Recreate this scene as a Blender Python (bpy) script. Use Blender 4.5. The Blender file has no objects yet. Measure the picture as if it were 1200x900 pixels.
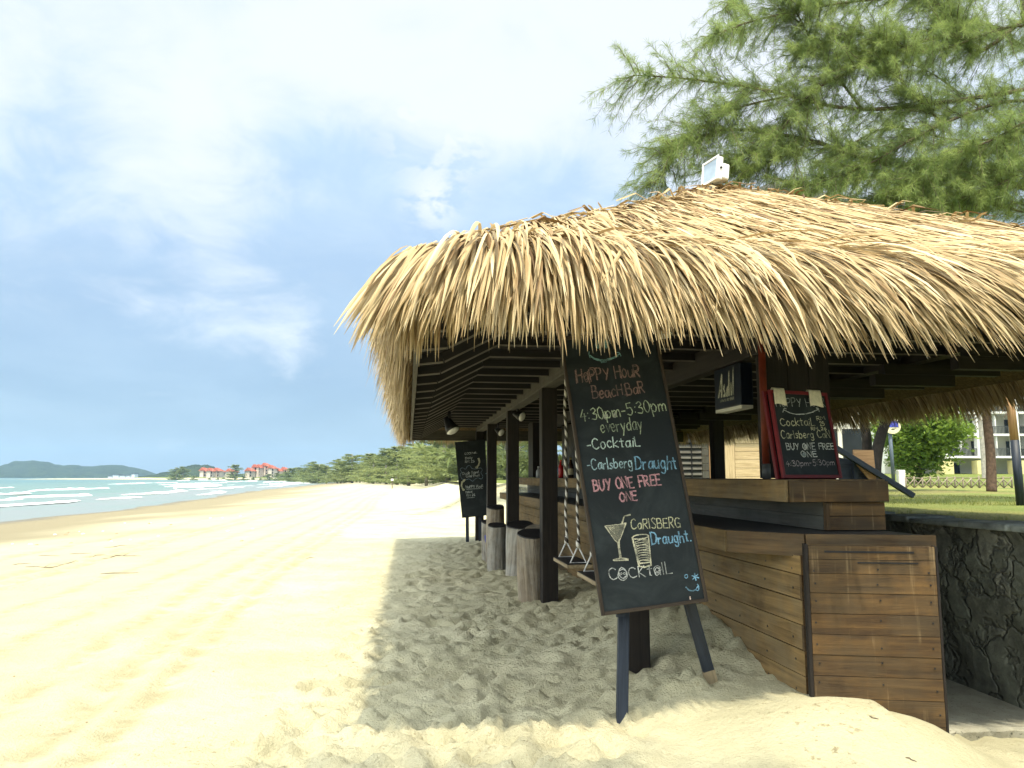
import bpy, math, random
import numpy as np
from mathutils import Vector, Matrix

rng = np.random.default_rng(7)
random.seed(7)
D2R = math.radians
SC = bpy.context.scene
COL = SC.collection

# ------------------------------------------------------------------ camera, light, sky
FPX, PITCH, EYE = 900.0, D2R(6.9), 1.4
cam_d = bpy.data.cameras.new("camera")
cam = bpy.data.objects.new("camera", cam_d)
COL.objects.link(cam)
cam_d.sensor_width = 36.0
cam_d.lens = FPX / 1200 * 36.0
cam_d.clip_start, cam_d.clip_end = 0.05, 20000
cam.location = (0, 0, EYE)
cam.rotation_euler = (math.pi / 2 + PITCH, 0, 0)
SC.camera = cam

SUN_EL, SUN_AZ = D2R(70), D2R(180 + 7.6)      # the sun stands high behind the camera
sd = bpy.data.lights.new("sun", 'SUN')
sd.energy = 2.3
sd.angle = D2R(0.9)
sd.color = (1.0, 0.90, 0.70)
sun = bpy.data.objects.new("sun", sd)
COL.objects.link(sun)
BT = D2R(7.6)                                  # the bar runs 7.6 degrees to the left of straight ahead
to_sun = Vector((math.sin(BT) * math.cos(SUN_EL) + 0.02, -math.cos(BT) * math.cos(SUN_EL), math.sin(SUN_EL)))
sun.rotation_euler = (-to_sun).to_track_quat('-Z', 'Y').to_euler()

SC.view_settings.view_transform = 'Standard'
SC.view_settings.look = 'None'
SC.view_settings.gamma = 1.0
SC.view_settings.use_curve_mapping = False
SC.view_settings.exposure = 1.5


class NT:
    def __init__(s, tree):
        s.t = tree
        tree.nodes.clear()

    def n(s, typ, **kw):
        nd = s.t.nodes.new(typ)
        for k, v in kw.items():
            if hasattr(nd, k):
                setattr(nd, k, v)
        return nd

    def l(s, a, b):
        s.t.links.new(a, b)

    def put(s, sock, v):
        if isinstance(v, bpy.types.NodeSocket):
            s.l(v, sock)
        else:
            sock.default_value = v

    def math(s, op, a, b=0.0, c=0.0, clamp=False):
        nd = s.n('ShaderNodeMath', operation=op, use_clamp=clamp)
        s.put(nd.inputs[0], a); s.put(nd.inputs[1], b); s.put(nd.inputs[2], c)
        return nd.outputs[0]

    def vmath(s, op, a, b=(0, 0, 0), scale=None):
        nd = s.n('ShaderNodeVectorMath', operation=op)
        s.put(nd.inputs[0], a); s.put(nd.inputs[1], b)
        if scale is not None:
            s.put(nd.inputs['Scale'], scale)
        return nd.outputs['Value'] if op in ('DOT_PRODUCT', 'LENGTH', 'DISTANCE') else nd.outputs[0]

    def mix(s, f, a, b, blend='MIX'):
        nd = s.n('ShaderNodeMix', data_type='RGBA', blend_type=blend)
        s.put(nd.inputs[0], f)
        for sock, v in ((nd.inputs[6], a), (nd.inputs[7], b)):
            s.put(sock, v if isinstance(v, bpy.types.NodeSocket) else (*v[:3], 1))
        return nd.outputs[2]

    def noise(s, vec, scale, detail=4, rough=0.55, dist=0.0, col=False):
        nd = s.n('ShaderNodeTexNoise')
        if vec is not None:
            s.l(vec, nd.inputs['Vector'])
        nd.inputs['Scale'].default_value = scale
        nd.inputs['Detail'].default_value = detail
        nd.inputs['Roughness'].default_value = rough
        nd.inputs['Distortion'].default_value = dist
        return nd.outputs['Color' if col else 'Fac']

    def smooth(s, v, lo, hi, a=0.0, b=1.0):
        nd = s.n('ShaderNodeMapRange', interpolation_type='SMOOTHSTEP')
        s.put(nd.inputs[0], v)
        for i, x in enumerate((lo, hi, a, b)):
            nd.inputs[i + 1].default_value = x
        return nd.outputs[0]

    def attr(s, name, out='Fac'):
        nd = s.n('ShaderNodeAttribute', attribute_name=name)
        return nd.outputs[out]

    def obj(s):
        return s.n('ShaderNodeTexCoord').outputs['Object']

    def pos(s):
        return s.n('ShaderNodeNewGeometry').outputs['Position']

    def bump(s, h, dist=0.01, strength=1.0):
        nd = s.n('ShaderNodeBump')
        nd.inputs['Strength'].default_value = strength
        nd.inputs['Distance'].default_value = dist
        s.l(h, nd.inputs['Height'])
        return nd.outputs[0]


# --- sky: Nishita, with clouds laid out by direction
w = bpy.data.worlds.new("World")
SC.world = w
w.use_nodes = True
k = NT(w.node_tree)
out = k.n('ShaderNodeOutputWorld')
sky = k.n('ShaderNodeTexSky')
sky.sky_type = 'NISHITA'
sky.sun_disc = False
sky.sun_elevation = SUN_EL
sky.sun_rotation = SUN_AZ
sky.air_density, sky.dust_density, sky.ozone_density = 1.0, 0.6, 1.5
bg1 = k.n('ShaderNodeBackground')
k.l(sky.outputs[0], bg1.inputs[0])
bg1.inputs[1].default_value = 0.1
d = k.n('ShaderNodeTexCoord').outputs['Generated']
sep = k.n('ShaderNodeSeparateXYZ')
k.l(d, sep.inputs[0])
dz = sep.outputs[2]
inv = k.math('DIVIDE', 1.0, k.math('ADD', k.math('MAXIMUM', dz, 0.0), 0.35))
pl = k.vmath('SCALE', d, scale=inv)
n1 = k.noise(pl, 1.5, 8, 0.52, 0.3)
n2 = k.noise(pl, 5.5, 9, 0.62, 0.5)


def pdir(px, py):
    v = Vector(((px - 600) / FPX, 1, (450 - py) / FPX))
    c, s_ = math.cos(PITCH), math.sin(PITCH)
    return Vector((v.x, v.y * c - v.z * s_, v.y * s_ + v.z * c)).normalized()


def blob(px, py, rad, amp):
    c = pdir(px, py)
    dist = k.vmath('DISTANCE', d, tuple(c))
    return k.smooth(dist, rad, 0.0, 0.0, amp)


m = k.math('ADD', n1, k.math('MULTIPLY', k.math('SUBTRACT', n2, 0.5), 0.42))
for b in ((60, 60, 0.75, 0.20), (230, 300, 0.34, 0.12), (640, 30, 0.42, 0.12), (850, 120, 0.3, 0.12), (1100, 60, 0.5, 0.1)):
    m = k.math('ADD', m, blob(*b))
for b in ((340, 160, 0.14, 0.16), (560, 330, 0.34, 0.26), (250, 480, 0.55, 0.22), (120, 400, 0.40, 0.16), (470, 40, 0.10, 0.05), (430, 250, 0.2, 0.12)):
    m = k.math('SUBTRACT', m, blob(*b))
puff = k.math('ADD', blob(525, 112, 0.15, 1.4), blob(478, 92, 0.08, 1.0))
puff = k.math('ADD', puff, blob(507, 237, 0.06, 0.9))
puff = k.math('MULTIPLY', puff, k.smooth(k.noise(pl, 13.0, 9, 0.6, 0.3), 0.42, 0.58))
cmask = k.smooth(m, 0.45, 0.80)
cmask = k.math('MAXIMUM', cmask, k.math('MULTIPLY', puff, 0.95, clamp=True))
# low slate bank against the horizon, white cloud above
low = k.smooth(dz, 0.04, 0.48)
lowc = k.mix(k.smooth(k.noise(pl, 2.2, 5, 0.55, 0.3), 0.3, 0.72), (0.158, 0.232, 0.325), (0.22, 0.30, 0.39))
hic = k.mix(k.smooth(n2, 0.3, 0.7), (0.34, 0.445, 0.575), (0.42, 0.515, 0.61))
basec = k.mix(low, lowc, hic)
cc = k.mix(cmask, basec, (0.575, 0.592, 0.618))
# unseen glow added round the sun and behind left to fill the shade
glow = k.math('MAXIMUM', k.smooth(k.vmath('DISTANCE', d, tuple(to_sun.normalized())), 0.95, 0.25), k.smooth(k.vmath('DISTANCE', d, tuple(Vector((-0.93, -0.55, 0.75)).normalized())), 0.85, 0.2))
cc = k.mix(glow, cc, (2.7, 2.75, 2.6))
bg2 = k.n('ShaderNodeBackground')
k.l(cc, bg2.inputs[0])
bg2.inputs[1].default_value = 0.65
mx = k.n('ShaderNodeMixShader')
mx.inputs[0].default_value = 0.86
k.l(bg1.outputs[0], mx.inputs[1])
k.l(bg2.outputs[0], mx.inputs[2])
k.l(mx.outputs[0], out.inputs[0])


# ------------------------------------------------------------------ coordinates
def W(px, py, Y):
    """world point on the ray of photo pixel (px, py) at distance Y ahead of the camera"""
    v = pdir(px, py)
    return Vector((0, 0, EYE)) + v * (Y / v.y)


def G(px, py, z):
    v = pdir(px, py)
    return Vector((0, 0, EYE)) + v * ((z - EYE) / v.z)


CB, SB = math.cos(BT), math.sin(BT)
PL, PA, PZ = Vector((CB, SB, 0)), Vector((-SB, CB, 0)), Vector((0, 0, 1))


def B(L, A, z):
    """bar coordinates: L across the bar (0 = seaward eave), A along it, z up"""
    return Vector((L * CB - A * SB, L * SB + A * CB, z))


def toLA(X, Y):
    return X * CB + Y * SB, -X * SB + Y * CB


# ------------------------------------------------------------------ mesh building
class MB:
    def __init__(s):
        s.v, s.f, s.gc, s.rn, s.n = [], [], [], [], 0
        s.mi = []
        s.sm = []

    def add(s, verts, faces, gc=None, rnd=None, mi=0, smooth=False):
        verts = np.asarray([tuple(p) for p in verts], float).reshape(-1, 3)
        r = random.random() if rnd is None else rnd
        s.v.append(verts)
        s.gc.append(verts if gc is None else np.asarray(gc, float))
        s.rn.append(np.full(len(verts), r) if np.isscalar(r) else np.asarray(r))
        for f in faces:
            s.f.append([i + s.n for i in f])
            s.mi.append(mi)
            s.sm.append(smooth)
        s.n += len(verts)

    def box(s, O, U, V, N, u, v, n, rnd=None, mi=0, taper=None):
        O = Vector(O)
        P, g = [], []
        le = [abs(u[1] - u[0]), abs(v[1] - v[0]), abs(n[1] - n[0])]
        o = np.argsort(le)[::-1]
        off = np.array([random.random() * 40, random.random() * 40, random.random() * 40])
        for a in (0, 1):
            for b in (0, 1):
                for c in (0, 1):
                    P.append(O + Vector(U) * u[a] + Vector(V) * v[b] + Vector(N) * n[c])
                    q = np.array([u[a], v[b], n[c]])
                    g.append(q[o] + off)
        F = [(0, 1, 3, 2), (4, 6, 7, 5), (0, 4, 5, 1), (2, 3, 7, 6), (0, 2, 6, 4), (1, 5, 7, 3)]
        if Vector(U).cross(Vector(V)).dot(Vector(N)) < 0:
            F = [f[::-1] for f in F]
        s.add(P, F, g, rnd, mi)

    def lbox(s, L, A, z, **kw):
        s.box((0, 0, 0), PL, PA, PZ, L, A, z, **kw)

    def wbox(s, x, y, z, **kw):
        s.box((0, 0, 0), (1, 0, 0), (0, 1, 0), (0, 0, 1), x, y, z, **kw)

    def tube(s, pts, rad, seg=8, cap=True, rnd=None, mi=0, smooth=True):
        pts = [Vector(p) for p in pts]
        n = len(pts)
        rad = [rad] * n if np.isscalar(rad) else list(rad)
        P, F, g = [], [], []
        t0 = (pts[1] - pts[0]).normalized()
        ref = Vector((0, 0, 1)) if abs(t0.z) < 0.9 else Vector((1, 0, 0))
        x = t0.cross(ref).normalized()
        acc = 0
        off = random.random() * 40
        for i, p in enumerate(pts):
            t = (pts[min(i + 1, n - 1)] - pts[max(i - 1, 0)]).normalized()
            x = (x - t * x.dot(t)).normalized()
            y = t.cross(x)
            if i:
                acc += (pts[i] - pts[i - 1]).length
            for j in range(seg):
                a = 2 * math.pi * j / seg
                P.append(p + (x * math.cos(a) + y * math.sin(a)) * rad[i])
                g.append((acc + off, math.cos(a) * rad[i], math.sin(a) * rad[i]))
        for i in range(n - 1):
            for j in range(seg):
                a, b = i * seg + j, i * seg + (j + 1) % seg
                F.append((a, b, b + seg, a + seg))
        if cap:
            F.append(tuple(range(seg))[::-1])
            F.append(tuple(range((n - 1) * seg, n * seg)))
        s.add(P, F, g, rnd, mi, smooth)

    def prism(s, poly, z0, z1, rnd=None, mi=0):
        n = len(poly)
        P = [Vector((p[0], p[1], z0)) for p in poly] + [Vector((p[0], p[1], z1)) for p in poly]
        F = [tuple(range(n))[::-1], tuple(range(n, 2 * n))]
        F += [(i, (i + 1) % n, n + (i + 1) % n, n + i) for i in range(n)]
        s.add(P, F, None, rnd, mi)

    def mesh(s, name, origin=None, inv=None):
        v = np.concatenate(s.v) if s.v else np.zeros((0, 3))
        if inv is not None:
            M = np.array(inv)
            v = v @ M[:3, :3].T + M[:3, 3]
        me = bpy.data.meshes.new(name)
        me.from_pydata(v.tolist(), [], s.f)
        if any(s.sm):
            me.polygons.foreach_set('use_smooth', s.sm)
        if any(s.mi):
            me.polygons.foreach_set('material_index', s.mi)
        a = me.attributes.new('gc', 'FLOAT_VECTOR', 'POINT')
        a.data.foreach_set('vector', np.concatenate(s.gc).astype(np.float32).ravel())
        a = me.attributes.new('rnd', 'FLOAT', 'POINT')
        a.data.foreach_set('value', np.concatenate(s.rn).astype(np.float32))
        me.update()
        return me


def fast_mesh(name, v, faces, attrs=None, inv=None, smooth=False):
    """v (n,3); faces (m,k) array all of one size"""
    v = np.asarray(v, float)
    if inv is not None:
        M = np.array(inv)
        v = v @ M[:3, :3].T + M[:3, 3]
    faces = np.asarray(faces, np.int32)
    me = bpy.data.meshes.new(name)
    me.vertices.add(len(v))
    me.vertices.foreach_set('co', v.astype(np.float32).ravel())
    m_, k_ = faces.shape
    me.loops.add(m_ * k_)
    me.loops.foreach_set('vertex_index', faces.ravel())
    me.polygons.add(m_)
    me.polygons.foreach_set('loop_start', np.arange(m_, dtype=np.int32) * k_)
    me.polygons.foreach_set('loop_total', np.full(m_, k_, np.int32))
    if smooth:
        me.polygons.foreach_set('use_smooth', np.ones(m_, bool))
    for an, arr in (attrs or {}).items():
        arr = np.asarray(arr, np.float32)
        if arr.ndim == 2:
            a = me.attributes.new(an, 'FLOAT_VECTOR', 'POINT')
            a.data.foreach_set('vector', arr.ravel())
        else:
            a = me.attributes.new(an, 'FLOAT', 'POINT')
            a.data.foreach_set('value', arr)
    me.update(calc_edges=True)
    me.validate()
    return me


def tag(o, label=None, cat=None, group=None, kind=None):
    if label: o['label'] = label
    if cat: o['category'] = cat
    if group: o['group'] = group
    if kind: o['kind'] = kind
    return o


def empty(name, loc, label, cat, group=None, rz=0.0):
    o = bpy.data.objects.new(name, None)
    COL.objects.link(o)
    o.empty_display_size = 0.2
    o.location = loc
    o.rotation_euler = (0, 0, rz)
    return tag(o, label, cat, group)


def wmat(o):
    m_ = Matrix.LocRotScale(o.location, o.rotation_euler, o.scale)
    return (wmat(o.parent) @ m_) if o.parent else m_


def put(name, mb, mat, parent=None, bevel=0.0, loc=None, label=None):
    """one mesh object from a builder in world coordinates (a builder, or a ready mesh in the parent's coordinates)"""
    inv = None
    if parent is not None:
        inv = wmat(parent).inverted()
    elif loc is not None:
        inv = Matrix.Translation(-Vector(loc))
    me = mb.mesh(name, inv=inv) if isinstance(mb, MB) else mb
    o = bpy.data.objects.new(name, me)
    COL.objects.link(o)
    for m_ in (mat if isinstance(mat, (list, tuple)) else [mat]):
        me.materials.append(m_)
    if parent is not None:
        o.parent = parent
    elif loc is not None:
        o.location = loc
    if bevel:
        b_ = o.modifiers.new('bevel', 'BEVEL')
        b_.width = bevel
        b_.segments = 2
        b_.limit_method = 'ANGLE'
    if label:
        o['label'] = label
    return o


def copy_tree(o, parent=None, label=None):
    c = o.copy()
    COL.objects.link(c)
    c.parent = parent
    if label:
        c['label'] = label
    for ch in list(o.children):
        copy_tree(ch, c)
    return c


# ------------------------------------------------------------------ materials
def new_mat(name):
    m_ = bpy.data.materials.new(name)
    m_.use_nodes = True
    k_ = NT(m_.node_tree)
    o_ = k_.n('ShaderNodeOutputMaterial')
    p_ = k_.n('ShaderNodeBsdfPrincipled')
    k_.l(p_.outputs[0], o_.inputs[0])
    p_.inputs['Specular IOR Level'].default_value = 0.35
    return m_, k_, p_, o_


def base(k_, p_, c):
    k_.put(p_.inputs['Base Color'], c if isinstance(c, bpy.types.NodeSocket) else (*c, 1))


def m_plain(name, col, rough=0.6, var=0.15, scale=8.0, metal=0.0, bumpd=0.0):
    m_, k_, p_, _ = new_mat(name)
    n_ = k_.noise(k_.obj(), scale, 5, 0.6)
    a = tuple(max(0, c * (1 - var)) for c in col)
    b = tuple(c * (1 + var) for c in col)
    base(k_, p_, k_.mix(k_.smooth(n_, 0.3, 0.7), a, b))
    p_.inputs['Roughness'].default_value = rough
    p_.inputs['Metallic'].default_value = metal
    if bumpd:
        k_.l(k_.bump(n_, bumpd), p_.inputs['Normal'])
    return m_


def m_wood(name, dark, light, grey=None, greyamt=0.0, rough=0.75, stain=0.3, tint=0.35, bd=0.003):
    """planks: grain runs along gc.x; each plank has its own shade through rnd"""
    m_, k_, p_, _ = new_mat(name)
    gc = k_.attr('gc', 'Vector')
    mp = k_.n('ShaderNodeMapping')
    mp.inputs['Scale'].default_value = (1.6, 26, 26)
    k_.l(gc, mp.inputs[0])
    g1 = k_.noise(mp.outputs[0], 1.0, 6, 0.62, 0.6)
    mp2 = k_.n('ShaderNodeMapping')
    mp2.inputs['Scale'].default_value = (5, 130, 130)
    k_.l(gc, mp2.inputs[0])
    g2 = k_.noise(mp2.outputs[0], 1.0, 3, 0.5)
    big = k_.noise(gc, 2.3, 5, 0.62)
    c = k_.mix(k_.smooth(g1, 0.28, 0.72), dark, light)
    r = k_.attr('rnd')
    c = k_.mix(k_.math('MULTIPLY', r, tint), c, tuple(x * 0.45 for x in dark))
    c = k_.mix(k_.math('MULTIPLY', k_.smooth(big, 0.5, 0.72), stain), c, tuple(x * 0.35 for x in dark))
    c = k_.mix(k_.math('MULTIPLY', k_.smooth(big, 0.45, 0.25), stain * 0.7), c, tuple(min(1, x * 1.35) for x in light))
    if grey:
        wpos = k_.noise(gc, 3.7, 5, 0.65)
        c = k_.mix(k_.math('MULTIPLY', k_.smooth(wpos, 0.35, 0.65), greyamt), c, grey)
    base(k_, p_, c)
    p_.inputs['Roughness'].default_value = rough
    h = k_.math('ADD', k_.math('MULTIPLY', g2, 0.5), g1)
    k_.l(k_.bump(h, bd), p_.inputs['Normal'])
    return m_


M = {}
M['thatch'] = None
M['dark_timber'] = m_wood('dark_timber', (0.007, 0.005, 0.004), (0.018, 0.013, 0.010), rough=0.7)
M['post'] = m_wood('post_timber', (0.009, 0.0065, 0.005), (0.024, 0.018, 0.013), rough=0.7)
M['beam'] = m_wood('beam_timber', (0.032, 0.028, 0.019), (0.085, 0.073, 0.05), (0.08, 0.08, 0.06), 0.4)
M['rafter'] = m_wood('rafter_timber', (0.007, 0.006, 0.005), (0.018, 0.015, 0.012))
M['edge'] = m_wood('lit_edge', (0.10, 0.09, 0.07), (0.20, 0.18, 0.15))
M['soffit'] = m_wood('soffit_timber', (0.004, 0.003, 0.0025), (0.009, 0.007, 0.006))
M['plank'] = m_wood('bar_plank', (0.10, 0.062, 0.022), (0.26, 0.168, 0.064), (0.165, 0.13, 0.072), 0.55, stain=0.55, tint=0.25)
M['front'] = m_wood('front_panel_plank', (0.030, 0.017, 0.007), (0.125, 0.074, 0.024), (0.052, 0.040, 0.022), 0.7, stain=0.75, tint=0.4)
M['greyplank'] = m_wood('grey_plank', (0.045, 0.042, 0.033), (0.105, 0.096, 0.075), (0.085, 0.09, 0.078), 0.5)
M['trim'] = m_wood('trim_plank', (0.055, 0.032, 0.013), (0.165, 0.10, 0.038), (0.095, 0.075, 0.045), 0.4)
M['shelf'] = m_wood('shelf_top', (0.022, 0.022, 0.022), (0.060, 0.062, 0.062), rough=0.45)
M['palewood'] = m_wood('pale_siding', (0.42, 0.31, 0.17), (0.66, 0.52, 0.32), tint=0.2, stain=0.1)
M['seatwood'] = m_wood('seat_wood', (0.22, 0.17, 0.10), (0.42, 0.34, 0.21))
M['tanwood'] = m_wood('tan_wood', (0.34, 0.19, 0.09), (0.55, 0.33, 0.17), tint=0.2)
M['log'] = m_wood('weathered_log', (0.15, 0.13, 0.10), (0.36, 0.33, 0.27), (0.40, 0.40, 0.36), 0.5, stain=0.6, bd=.014)
M['logbrown'] = m_wood('brown_log', (0.13, 0.10, 0.065), (0.33, 0.27, 0.19), (0.36, 0.35, 0.30), 0.35, stain=0.6, bd=.014)
M['logtop'] = m_plain('dark_stool_top', (0.014, 0.013, 0.013), 0.55, 0.4)
M['logtoplight'] = m_plain('worn_stool_top', (0.22, 0.19, 0.14), 0.8, 0.3)
M['bluepaint'] = m_plain('blue_paint', (0.035, 0.06, 0.34), 0.6)
M['yellowpaint'] = m_plain('yellow_paint', (0.45, 0.30, 0.06), 0.6, 0.5, 20)
M['easel'] = m_wood('dark_blue_easel', (0.010, 0.015, 0.024), (0.030, 0.040, 0.058), rough=0.5)
M['boardframe'] = m_wood('board_frame', (0.026, 0.018, 0.012), (0.07, 0.05, 0.032))
M['red'] = m_wood('red_frame', (0.10, 0.006, 0.008), (0.19, 0.014, 0.016), rough=0.5)
M['redpole'] = m_plain('red_oxide_paint', (0.20, 0.036, 0.015), 0.55, 0.25, 6)
M['steel'] = m_plain('worn_steel', (0.17, 0.17, 0.16), 0.5, 0.3, 10, 0.3)
M['white'] = m_plain('white_paint', (0.74, 0.74, 0.71), 0.45, 0.06, 8)
M['offwhite'] = m_plain('cream_render', (0.70, 0.69, 0.60), 0.8, 0.10, 0.6)
M['glass'] = m_plain('lamp_glass', (0.36, 0.44, 0.52), 0.06, 0.1)
M['black'] = m_plain('black_housing', (0.012, 0.012, 0.013), 0.45, 0.2)
M['cloth'] = m_plain('cream_cloth', (0.62, 0.58, 0.42), 0.9, 0.12, 40, 0, 0.003)
M['bulb'] = m_plain('lamp_bulb', (0.8, 0.8, 0.75), 0.3)
M['slab'] = None


def m_front():
    m_ = m_wood('front_panel_plank', (0.036, 0.019, 0.0075), (0.148, 0.082, 0.025), (0.066, 0.046, 0.023), 0.6, stain=0.75, tint=0.4)
    k_ = NT.__new__(NT)
    k_.t = m_.node_tree
    p_ = next(n for n in k_.t.nodes if n.type == 'BSDF_PRINCIPLED')
    c = p_.inputs['Base Color'].links[0].from_socket
    o_ = k_.obj()
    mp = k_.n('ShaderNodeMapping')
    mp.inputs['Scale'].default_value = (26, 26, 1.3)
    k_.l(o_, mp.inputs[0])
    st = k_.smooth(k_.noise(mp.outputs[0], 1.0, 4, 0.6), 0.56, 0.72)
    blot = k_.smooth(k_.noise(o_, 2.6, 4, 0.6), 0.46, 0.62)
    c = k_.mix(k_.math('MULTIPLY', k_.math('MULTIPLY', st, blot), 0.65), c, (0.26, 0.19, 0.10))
    sc = k_.n('ShaderNodeMapping')
    sc.inputs['Scale'].default_value = (3, 3, 60)
    k_.l(o_, sc.inputs[0])
    c = k_.mix(k_.math('MULTIPLY', k_.smooth(k_.noise(sc.outputs[0], 1.0, 5, 0.7), 0.62, 0.70), 0.5), c, (0.015, 0.010, 0.006))
    k_.l(c, p_.inputs['Base Color'])
    return m_


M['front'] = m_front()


def m_board():
    m_, k_, p_, _ = new_mat('chalkboard')
    o_ = k_.obj()
    sm = k_.smooth(k_.noise(o_, 3.0, 6, 0.65, 0.8), 0.42, 0.75)
    sp = k_.smooth(k_.noise(o_, 55.0, 3, 0.6), 0.6, 0.8)
    c = k_.mix(k_.math('MULTIPLY', sm, 0.75), (0.006, 0.010, 0.0105), (0.030, 0.040, 0.040))
    c = k_.mix(k_.math('MULTIPLY', sp, 0.25), c, (0.035, 0.042, 0.042))
    base(k_, p_, c)
    p_.inputs['Roughness'].default_value = 0.62
    return m_


def m_chalk():
    m_, k_, p_, _ = new_mat('chalk')
    o_ = k_.obj()
    c = k_.attr('gc', 'Vector')
    f = k_.smooth(k_.noise(o_, 170.0, 3, 0.7), 0.30, 0.56)
    f2 = k_.smooth(k_.noise(o_, 16.0, 4, 0.6), 0.3, 0.6, 0.35, 1.0)
    base(k_, p_, k_.mix(k_.math('MULTIPLY', f, f2), (0.03, 0.04, 0.04), c))
    p_.inputs['Roughness'].default_value = 0.95
    return m_


M['board'] = m_board()
M['chalk'] = m_chalk()


def m_thatch():
    m_, k_, p_, o_ = new_mat('thatch')
    gc, r = k_.attr('gc', 'Vector'), k_.attr('rnd')
    cr = k_.n('ShaderNodeValToRGB')
    e = cr.color_ramp.elements
    e[0].position, e[0].color = 0.0, (0.09, 0.05, 0.02, 1)
    e[1].position, e[1].color = 1.0, (0.62, 0.515, 0.32, 1)
    for p, c in ((0.18, (0.20, 0.12, 0.045, 1)), (0.42, (0.37, 0.265, 0.125, 1)), (0.8, (0.52, 0.41, 0.225, 1))):
        x = e.new(p)
        x.color = c
    k_.l(r, cr.inputs[0])
    mp = k_.n('ShaderNodeMapping')
    mp.inputs['Scale'].default_value = (3, 90, 90)
    k_.l(gc, mp.inputs[0])
    st = k_.noise(mp.outputs[0], 1.0, 4, 0.6)
    c = k_.mix(k_.math('MULTIPLY', k_.smooth(st, 0.52, 0.75), 0.45), cr.outputs[0], (0.20, 0.12, 0.05))
    base(k_, p_, c)
    p_.inputs['Roughness'].default_value = 0.55
    p_.inputs['Specular IOR Level'].default_value = 0.35
    tr = k_.n('ShaderNodeBsdfTranslucent')
    k_.l(c, tr.inputs[0])
    mx_ = k_.n('ShaderNodeMixShader')
    mx_.inputs[0].default_value = 0.16
    k_.l(p_.outputs[0], mx_.inputs[1])
    k_.l(tr.outputs[0], mx_.inputs[2])
    k_.l(mx_.outputs[0], o_.inputs[0])
    return m_


M['thatch'] = m_thatch()


def m_leaf(name, lo, hi, trans=0.3, rough=0.5):
    m_, k_, p_, o_ = new_mat(name)
    r = k_.attr('rnd')
    c = k_.mix(r, lo, hi)
    base(k_, p_, c)
    p_.inputs['Roughness'].default_value = rough
    p_.inputs['Specular IOR Level'].default_value = 0.25
    tr = k_.n('ShaderNodeBsdfTranslucent')
    k_.l(k_.mix(0.5, c, hi), tr.inputs[0])
    mx_ = k_.n('ShaderNodeMixShader')
    mx_.inputs[0].default_value = trans
    k_.l(p_.outputs[0], mx_.inputs[1])
    k_.l(tr.outputs[0], mx_.inputs[2])
    k_.l(mx_.outputs[0], o_.inputs[0])
    return m_


M['needle'] = m_leaf('casuarina_needles', (0.085, 0.15, 0.045), (0.32, 0.40, 0.125), 0.5)
M['broadleaf'] = m_leaf('broad_leaves', (0.075, 0.15, 0.02), (0.29, 0.40, 0.07), 0.4)
M['fartree'] = m_leaf('distant_foliage', (0.12, 0.165, 0.065), (0.30, 0.345, 0.14), 0.35)
M['palmleaf'] = m_leaf('dry_palm_leaf', (0.05, 0.035, 0.02), (0.13, 0.09, 0.05), 0.1)
M['bark'] = m_plain('bark', (0.10, 0.075, 0.052), 0.9, 0.45, 5, 0, 0.03)
M['drybits'] = m_plain('dry_bits', (0.30, 0.23, 0.13), 0.9, 0.3)
M['palebark'] = m_plain('pale_bark', (0.36, 0.33, 0.28), 0.9, 0.2, 6)
M['palmbark'] = m_plain('palm_bark', (0.11, 0.072, 0.05), 0.9, 0.35, 9, 0, 0.02)

# ------------------------------------------------------------------ terrain: sand, sea, lawn
def vnoise(x, y, seed=0):
    r_ = np.random.default_rng(seed)
    T = r_.random((256, 256))
    xi, yi = np.floor(x).astype(int), np.floor(y).astype(int)
    fx, fy = x - xi, y - yi
    fx, fy = fx * fx * (3 - 2 * fx), fy * fy * (3 - 2 * fy)
    a, b_ = T[xi % 256, yi % 256], T[(xi + 1) % 256, yi % 256]
    c, d_ = T[xi % 256, (yi + 1) % 256], T[(xi + 1) % 256, (yi + 1) % 256]
    return (a * (1 - fx) + b_ * fx) * (1 - fy) + (c * (1 - fx) + d_ * fx) * fy - 0.5


def fbm(x, y, sc, octv, seed, gain=0.5):
    t, a = 0, 1.0
    for i in range(octv):
        t = t + a * vnoise(x * sc + i * 17.3, y * sc - i * 9.1, seed + i)
        sc *= 2.03
        a *= gain
    return t


SHORE_Y = np.array([-3000, -200, -50, 0, 38, 65, 125, 251, 400, 500, 560, 600, 640, 700, 4000])
SHORE_X = np.array([-10, -12, -17, -20.5, -25.3, -28.8, -41.5, -61, -84, -118, -165, -240, -340, -460, -470])
SEA_Z = -0.8


def sstep(x, a, b):
    t = np.clip((x - a) / (b - a), 0, 1)
    return t * t * (3 - 2 * t)


def shore_s(X, Y):
    s = X - np.interp(Y, SHORE_Y, SHORE_X)
    return s * np.interp(Y, [0, 100, 300, 520, 620], [0.97, 0.95, 0.92, 0.7, 0.45])


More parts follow.
